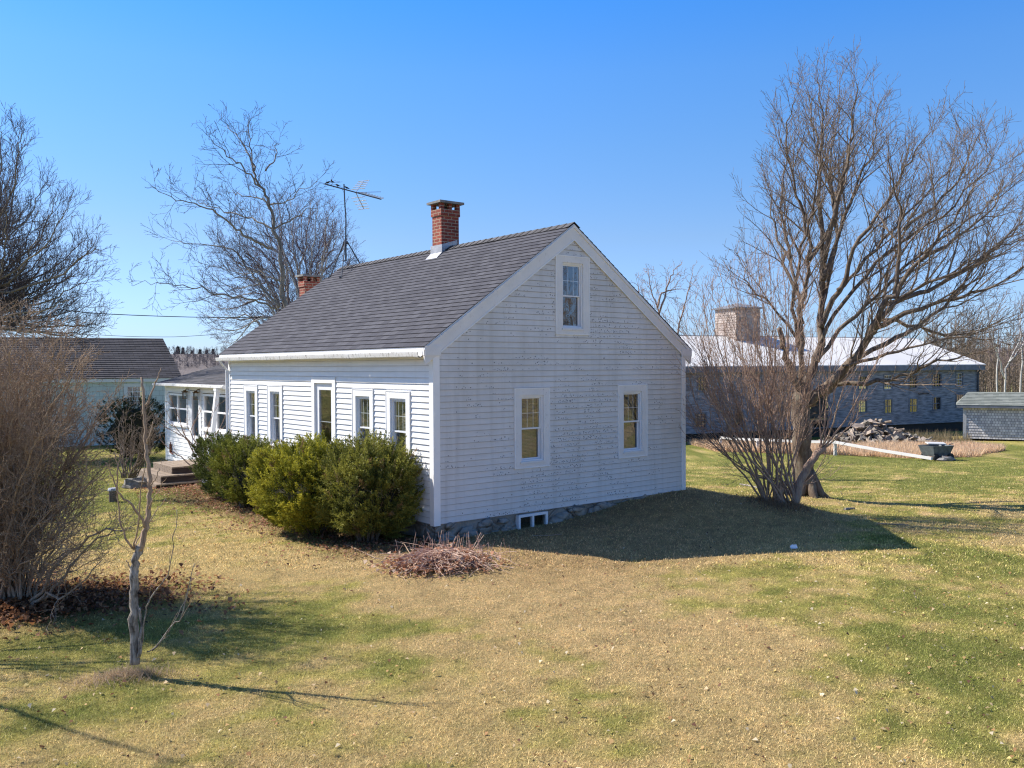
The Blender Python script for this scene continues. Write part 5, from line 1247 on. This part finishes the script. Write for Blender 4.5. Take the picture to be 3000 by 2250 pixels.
# fallen leaves
n = 5600; t = rng.random(n); Y = (5.6**.6+(24**.6-5.6**.6)*t)**(1/.6); X = (rng.random(n)*2-1)*Y*.62
keep = (rng.random(n) < .35+.9*np.clip((X-1)/6, 0, 1)) & ~inhouse(X, Y); X, Y = X[keep], Y[keep]
def leaves(name, X, Y, s0, s1, pal, label, cat='leaves', lift=.02, tilt=.6):
    n = len(X); P = np.stack([X, Y, tz(X, Y)+rng.random(n)*lift+.012], 1); a = rng.uniform(0, 6.283, n)
    d = np.stack([np.cos(a), np.sin(a), rng.normal(size=n)*tilt], 1); d /= np.linalg.norm(d, axis=1, keepdims=True)
    s = np.cross(d, np.stack([rng.normal(size=n)*.3, rng.normal(size=n)*.3, np.ones(n)], 1)); s /= np.linalg.norm(s, axis=1, keepdims=True)
    L = rng.uniform(s0, s1, n)[:, None]; W = L*rng.uniform(.28, .5, (n, 1)); up = np.array([0, 0, 1.])*L*.25
    V = np.stack([P, P+d*L*.5+s*W+up, P+d*L, P+d*L*.5-s*W+up], 1).reshape(-1, 3); F = np.arange(4*n).reshape(n, 4)
    pal = np.array(pal); C = np.repeat(pal[rng.integers(0, len(pal), n)]*rng.uniform(.7, 1.2, (n, 1)), 4, axis=0)
    o = np_mesh(name, V, F, LEAF2, C); tag(o, label, cat, kind='stuff'); return o
leaves('fallen_leaves', X, Y, .025, .055, [(.62, .47, .28), (.55, .36, .16), (.70, .60, .42), (.40, .22, .10), (.16, .08, .05), (.62, .50, .20)], 'scattered small pale dead leaves across the lawn')
n = 8000; X = -6.5+rng.normal(size=n)*1.0; Y = 11.3+rng.normal(size=n)*.55+.25*np.sin(X*2.3)
leaves('leaf_litter', X, Y, .04, .085, [(.20, .09, .045), (.32, .15, .07), (.12, .06, .035), (.42, .22, .11)], 'brown leaf litter piled under the twiggy shrub', lift=.06)
n = 5200; v_ = rng.uniform(-.2, 10.8, n); u_ = -.1-np.abs(rng.normal(size=n))*.8-.15*np.sin(v_*2); pts_ = np.array([[*hw(a_, b_)[:2]] for a_, b_ in zip(u_, v_)])
leaves('leaf_litter', pts_[:, 0], pts_[:, 1], .035, .075, [(.36, .16, .09), (.28, .13, .08), (.45, .27, .16), (.16, .09, .06)], 'reddish brown leaf litter under the front yews', lift=.03)
# brush pile by the corner
bp = Vector((-1.05, 13.15, tzf(-1.05, 13.15))); rb_ = random.Random(9); m = MB()
for i in range(620):
    x = rb_.gauss(0, .29); y = rb_.gauss(-.02, .21)+.15*x; q = min(1, math.hypot(x/.9, y/.7)); hz = .09*(1-q*q)
    az = rb_.gauss(-1.75, .7); L = rb_.uniform(.15, .62); d = Vector((math.cos(az), math.sin(az), rb_.uniform(-.15, .35))).normalized()
    s = Vector((x, y, tzf(bp.x+x, bp.y+y)-bp.z+hz*rb_.uniform(.4, 1.1)+.01)); r = rb_.uniform(.0018, .0045)
    m.tube([s, s+d*L*.5+Vector((0, 0, .02)), s+d*L-Vector((0, 0, .02))], [r, r, r*.6], 4)
for i in range(70):
    a = rb_.uniform(-.8, .8); x = rb_.gauss(.15, .35); y = .35+rb_.gauss(0, .16); L = rb_.uniform(.12, .34)
    s = Vector((x, y, tzf(bp.x+x, bp.y+y)-bp.z+.03)); d = Vector((rb_.gauss(0, .35), rb_.gauss(-.1, .25), 1)).normalized(); m.tube([s, s+d*L], [.005, .003], 4)
pil = m.build('dead_stalks', simple('bleached_stalks', (.74, .56, .45), (.44, .27, .20), .8, 12, .1)); pil.location = bp
tag(pil, 'heap of bleached dead flower stalks in front of the near house corner', 'brush pile', kind='stuff')
n = 3600; X = bp.x-.05+rng.normal(size=n)*.32; Y = bp.y-.18+rng.normal(size=n)*.20
o = leaves('dead_leaves', X, Y, .04, .09, [(.40, .20, .12), (.50, .30, .20), (.55, .42, .32), (.28, .13, .08)], 'curled pinkish brown leaves caught in the heap of dead stalks', lift=.10)
# long bent dead stalks
for pts, lab in (([(1158, 1610), (1185, 1620), (1215, 1650), (1200, 1660)], 'bent pale dead stalk arching left of the stalk heap'),
                 ([(1010, 1597), (1050, 1615), (1100, 1638)], 'straight grey stick lying in the shadow under the yew'),
                 ([(1560, 1572), (1610, 1572), (1645, 1568)], 'thin pale stick lying under the basement window')):
    pp = [onground(*q)+Vector((0, 0, .02+(.12 if 'arching' in lab and k in (0, 1) else 0))) for k, q in enumerate(pts)]
    m = MB(); o_ = pp[0]; m.tube([q-o_ for q in pp], .008, 5); o = m.build('stick', 'lilac'); o.location = o_; tag(o, lab, 'stick', 'loose sticks on the ground')
for pts, r, lab in (([(1190, 2024), (1260, 2038), (1330, 2046)], .006, 'long thin pale twig on the sunny lawn right of the sapling'), ([(130, 2060), (200, 2075), (290, 2078), (335, 2068)], .007, 'curved bare twig on the lawn below the sapling'),
                    ([(2168, 1421), (2195, 1425), (2222, 1431)], .03, 'bleached broken branch on the grass left of the fanning shrub'), ([(2475, 1494), (2503, 1491)], .035, 'short tan branch piece on the grass right of the maple'), ([(2570, 1536), (2620, 1538), (2660, 1539)], .012, 'pale straight branch beside the tip of the house shadow')):
    pp = [onground(*q)+Vector((0, 0, .015)) for q in pts]; m = MB(); o_ = pp[0]; m.tube([q-o_ for q in pp], [r]*(len(pp)-1)+[r*.6], 6)
    o = m.build('fallen_branch', 'dead_bark' if r > .02 else 'lilac'); o.location = o_; tag(o, lab, 'branch', 'loose branches on the lawn')
wp = onground(2318, 1612); m = MB()
for k in range(3): m.prism([(k*.03, 0, .02), (k*.03+.05, .01, .03), (k*.03+.04, .05, .08), (k*.03-.01, .03, .05)], (0, .01, .01))
o = m.build('crumpled_paper', 'vinyl'); o.location = wp; tag(o, 'crumpled white scrap lying in the house shadow on the lawn', 'litter')
# sapling mound grass
n = 1500; X = ab.x-.08+rng.normal(size=n)*.20; Y = ab.y-.05+rng.normal(size=n)*.11+.25*(X-ab.x)
blades('dry_tuft', np.stack([X, Y, tz(X, Y)], 1), .03, .13, .002, .004, np.array([.50, .37, .24])*rng.uniform(.6, 1.4, (n, 1)), rng, 1.0, 'matted dry grass tuft around the foot of the sapling', 'grass')
# weeds around the wood pile and fence
n = 46000; X = rng.uniform(9.4, 22.6, n); tt = (X-9.6)/7; ylo = .9*fbm(X*1.3, X*.7+3, 3)-.45+np.interp(X, [9.4, 13.7, 16.6, 19, 22.6], [40.6, 37.2, 34.6, 36.2, 40.5]); Y = ylo+rng.random(n)**1.3*np.interp(X, [9.4, 14, 19, 22.6], [7, 9.5, 9, 3])
hgt = np.where(fbm(X*.8, Y*.8)>.5, 1.25, .8)
blades('dry_weeds', np.stack([X, Y, tz(X, Y)], 1), .06, .42, .008, .018, np.array([.80, .58, .38])*rng.uniform(.55, 1.25, (n, 1)), rng, .35, 'pinkish tan dry weeds around the woodpile and white fence', 'weeds')
n = 2600; X = rng.uniform(19, 25, n); Y = rng.uniform(47.5, 50.5, n)
blades('dry_weeds', np.stack([X, Y, tz(X, Y)], 1), .15, .8, .008, .016, np.array([.32, .25, .15])*rng.uniform(.5, 1.2, (n, 1)), rng, .3, 'taller dry weeds between the woodpile and the shed', 'weeds')
n = 3000; X = 5.5+rng.normal(size=n)*.35; Y = 18.2+rng.normal(size=n)*.3
blades('dry_tuft', np.stack([X, Y, tz(X, Y)], 1), .04, .18, .003, .006, np.array([.30, .20, .12])*rng.uniform(.5, 1.3, (n, 1)), rng, .8, 'dry grass tuft around the base of the fanning shrub', 'grass')

# capped pipe
cpz = onground(331, 1470); wc = empty('well_pipe', cpz); tag(wc, 'short capped well pipe on the lawn beside the twiggy shrub', 'well pipe')
MB().tube([(0, 0, -.05), (0, 0, .25)], .085, 12).build('pipe', 'bark', wc)
MB().tube([(0, 0, .251), (0, 0, .27), (0, 0, .31)], [.11, .11, .09], 14).build('cap', 'lead', wc)

# ------------------------------------------------------------------ cables
def cable(pts, r, label):
    o_ = pts[0]; m = MB(); m.tube([q-o_ for q in smooth_path(pts, 4)], r, 5); o = m.build('power_cable', 'cable'); o.location = o_; tag(o, label, 'cable', 'overhead cables'); return o
cable([at(-300, 860, 24), at(0, 892, 26), at(168, 906, 28), at(316, 920, 30), at(633, 930, 34), at(900, 925, 38), at(1100, 905, 42)], .014, 'thick dark overhead cable running from the left tree to behind the roof')
cable([at(60, 965, 60), at(285, 981, 60), at(450, 987, 62), at(600, 982, 64), at(1000, 950, 68)], .016, 'thinner lower overhead cable crossing above the mint outbuilding')

# ------------------------------------------------------------------ distance: hills, woods, pines, birches
hm = MB(); na = 200; rings = ((330, -4, 0), (450, 9.4, 1), (540, 10.5, 2), (700, 11, 3))
for r_, z_, k_ in rings:
    for i in range(na):
        a = 2*math.pi*i/na; x, y = math.cos(a)*r_, math.sin(a)*r_
        hgt_ = z_+(1.1*mnoise(Vector((x*.01, y*.01, 4)))+.7*mnoise(Vector((x*.05, y*.05, 2))))*(k_ > 0)
        hm.v.append((x, y, hgt_))
for k_ in range(len(rings)-1):
    for i in range(na): j = (i+1) % na; hm.f.append((k_*na+i, k_*na+j, (k_+1)*na+j, (k_+1)*na+i))
ho = hm.build('hills', simple('wooded_hill', (.125, .105, .10), (.17, .145, .135), .95, .22, .6, (1, 1, 1), bd=1.), smooth=True); tag(ho, kind='structure')
def wood(name, pts, hmin, hmax, mat, label, seed, tw=34, spread=.30, rt_=.0016):
    rnd = random.Random(seed); m = MB()
    for x, y in pts:
        h_ = rnd.uniform(hmin, hmax); z0 = tzf(x, y)-.3 if math.hypot(x, y) < 225 else max(-.5, -4+(math.hypot(x, y)-330)*.112)-1.0
        r0 = h_*.008; top_ = Vector((x+rnd.gauss(0, .03)*h_, y+rnd.gauss(0, .03)*h_, z0+h_)); b_ = Vector((x, y, z0))
        m.tube([b_, b_.lerp(top_, .5)+Vector((rnd.gauss(0, .01)*h_, 0, 0)), top_], [r0, r0*.7, r0*.15], 4, False)
        for k in range(tw):
            t = rnd.uniform(.25, .98); s = b_.lerp(top_, t); a = rnd.uniform(0, 6.28); L = h_*spread*rnd.uniform(.5, 1)*(1.15-t)
            d = Vector((math.cos(a), math.sin(a), rnd.uniform(.6, 1.5))).normalized(); e = s+d*L
            m.tube([s, e], [h_*rt_, h_*rt_*.4], 3, False)
            for q in range(3):
                s2 = s.lerp(e, rnd.uniform(.3, .9)); d2 = (d+Vector((rnd.gauss(0, .6), rnd.gauss(0, .6), rnd.gauss(.2, .4)))).normalized(); m.tube([s2, s2+d2*L*.4], [h_*rt_*.55, h_*rt_*.25], 3, False)
    o = m.build(name, mat); tag(o, label, 'woodland', kind='stuff'); return o
rw2 = random.Random(3)
def sector(n, a0, a1, r0, r1):
    out = []
    for _ in range(n):
        a = math.radians(rw2.uniform(a0, a1)); r_ = rw2.uniform(r0, r1); out.append((math.sin(a)*r_, math.cos(a)*r_))
    return out
wood('woodland', sector(520, 25, 35, 84, 190), 5.5, 10.5, 'twig', 'bare brown woodland behind the barn and shed', 1, 26, .28, .0030)
wood('woodland', sector(1100, -25, -14, 385, 470), 2.4, 3.8, 'far_wood', 'low grey leafless woodland on the far left skyline', 2, 16, .55, .010)
wood('woodland', sector(400, 8, 27, 385, 460), 2.6, 4.0, 'far_wood', 'far leafless woodland line behind the maple and barn roof', 4, 16, .55, .010)
wood('woodland', sector(60, 60, 118, 34, 60), 7, 12, 'twig', 'bare woodland edge across the right side field', 6, 24, .3, .003)
wood('woodland', sector(150, -112, -37, 55, 100), 7, 12, 'twig', 'bare woodland across the field on the left, reflected in the front windows', 7, 24, .3, .003)
# pines on the left skyline
def pine(px, Y, top_y, label, wdt=1.):
    tp = at(px, top_y, Y); z0 = 6.0; root = empty('pine_tree', (tp.x, tp.y, z0)); h_ = tp.z-z0; m = MB(); m.tube([(0, 0, -1), (0, 0, h_*.95)], [.22, .04], 6); m.build('trunk', 'bark', root)
    rnd = random.Random(int(px)); m = MB()
    for k in range(300):
        t = rnd.random()**.8; z = h_*(.35+.63*t); rr = h_*.34*wdt*(1.04-t)*(.5+.6*math.sin(t*19)**2)+.05; a = rnd.uniform(0, 6.28)
        c = Vector((math.cos(a)*rr*rnd.uniform(.1, 1), math.sin(a)*rr*rnd.uniform(.1, 1), z)); d = Vector((math.cos(a), math.sin(a), rnd.uniform(-.1, .5)))*rnd.uniform(.5, 1.1)
        d = d*1.3; s = d.cross(Vector((0, 0, 1))).normalized()*.45; m.quad(c-d*.5, c+s, c+d*.6+Vector((0, 0, .15)), c-s)
        m.quad(c-d*.5+Vector((0, 0, .1)), c+Vector((0, 0, .35)), c+d*.6, c-Vector((0, 0, .2)))
    m.build('crown', 'pineneedle', root); tag(root, label, 'pine', 'pines on the left skyline')
pine(521, 452, 1015, 'tallest dark pine on the far skyline right of the mint outbuilding', .9)
pine(536, 452, 1019, 'slender pine touching the right side of the tallest far pine', .5)
pine(562, 452, 1027, 'small pine tip third along the far skyline beside the outbuilding', .5)
pine(586, 452, 1024, 'small pointed pine fourth along the far skyline', .5)
pine(606, 452, 1026, 'low rounded pine fifth along the far skyline', .6)
pine(624, 452, 1023, 'pine nearest the porch roof on the far skyline', .5)
# birches right
rbm = random.Random(8)
for pts, Y, lab in (([(2945, 1165), (2943, 1110), (2955, 1060), (2985, 1000), (2990, 930)], 70, 'forked white birch above the middle of the shed roof'), ([(2921, 1165), (2922, 1080), (2926, 1000), (2920, 930)], 74, 'straight pale birch between the barn corner and the forked birch'), ([(2990, 1160), (2994, 1060), (2988, 960), (2996, 890)], 72, 'slim birch at the far right above the shed roof')):
    bl_ = L2(pts, Y, Y+.5); b_ = Vector((bl_[0].x, bl_[0].y, tzf(bl_[0].x, bl_[0].y))); bl_[0] = b_
    lim = [(bl_, .085, .015, True)]
    if 'forked' in lab: lim.append((L2([(2943, 1110), (2930, 1060), (2912, 1010), (2905, 960)], Y, Y-1), .05, .012, True)); lim.append((L2([(2955, 1060), (2975, 1040), (3000, 1000), (3020, 940)], Y, Y+1), .05, .012, True))
    tree('birch_tree', b_, lim, dict(PB, space=(.6, .5, .4), levels=2, rmin=.014, len=(2.4, 1.1, .5)), 'birch', 'birchtwig', lab, 'tree', 50+int(Y), 'birches behind the shed')
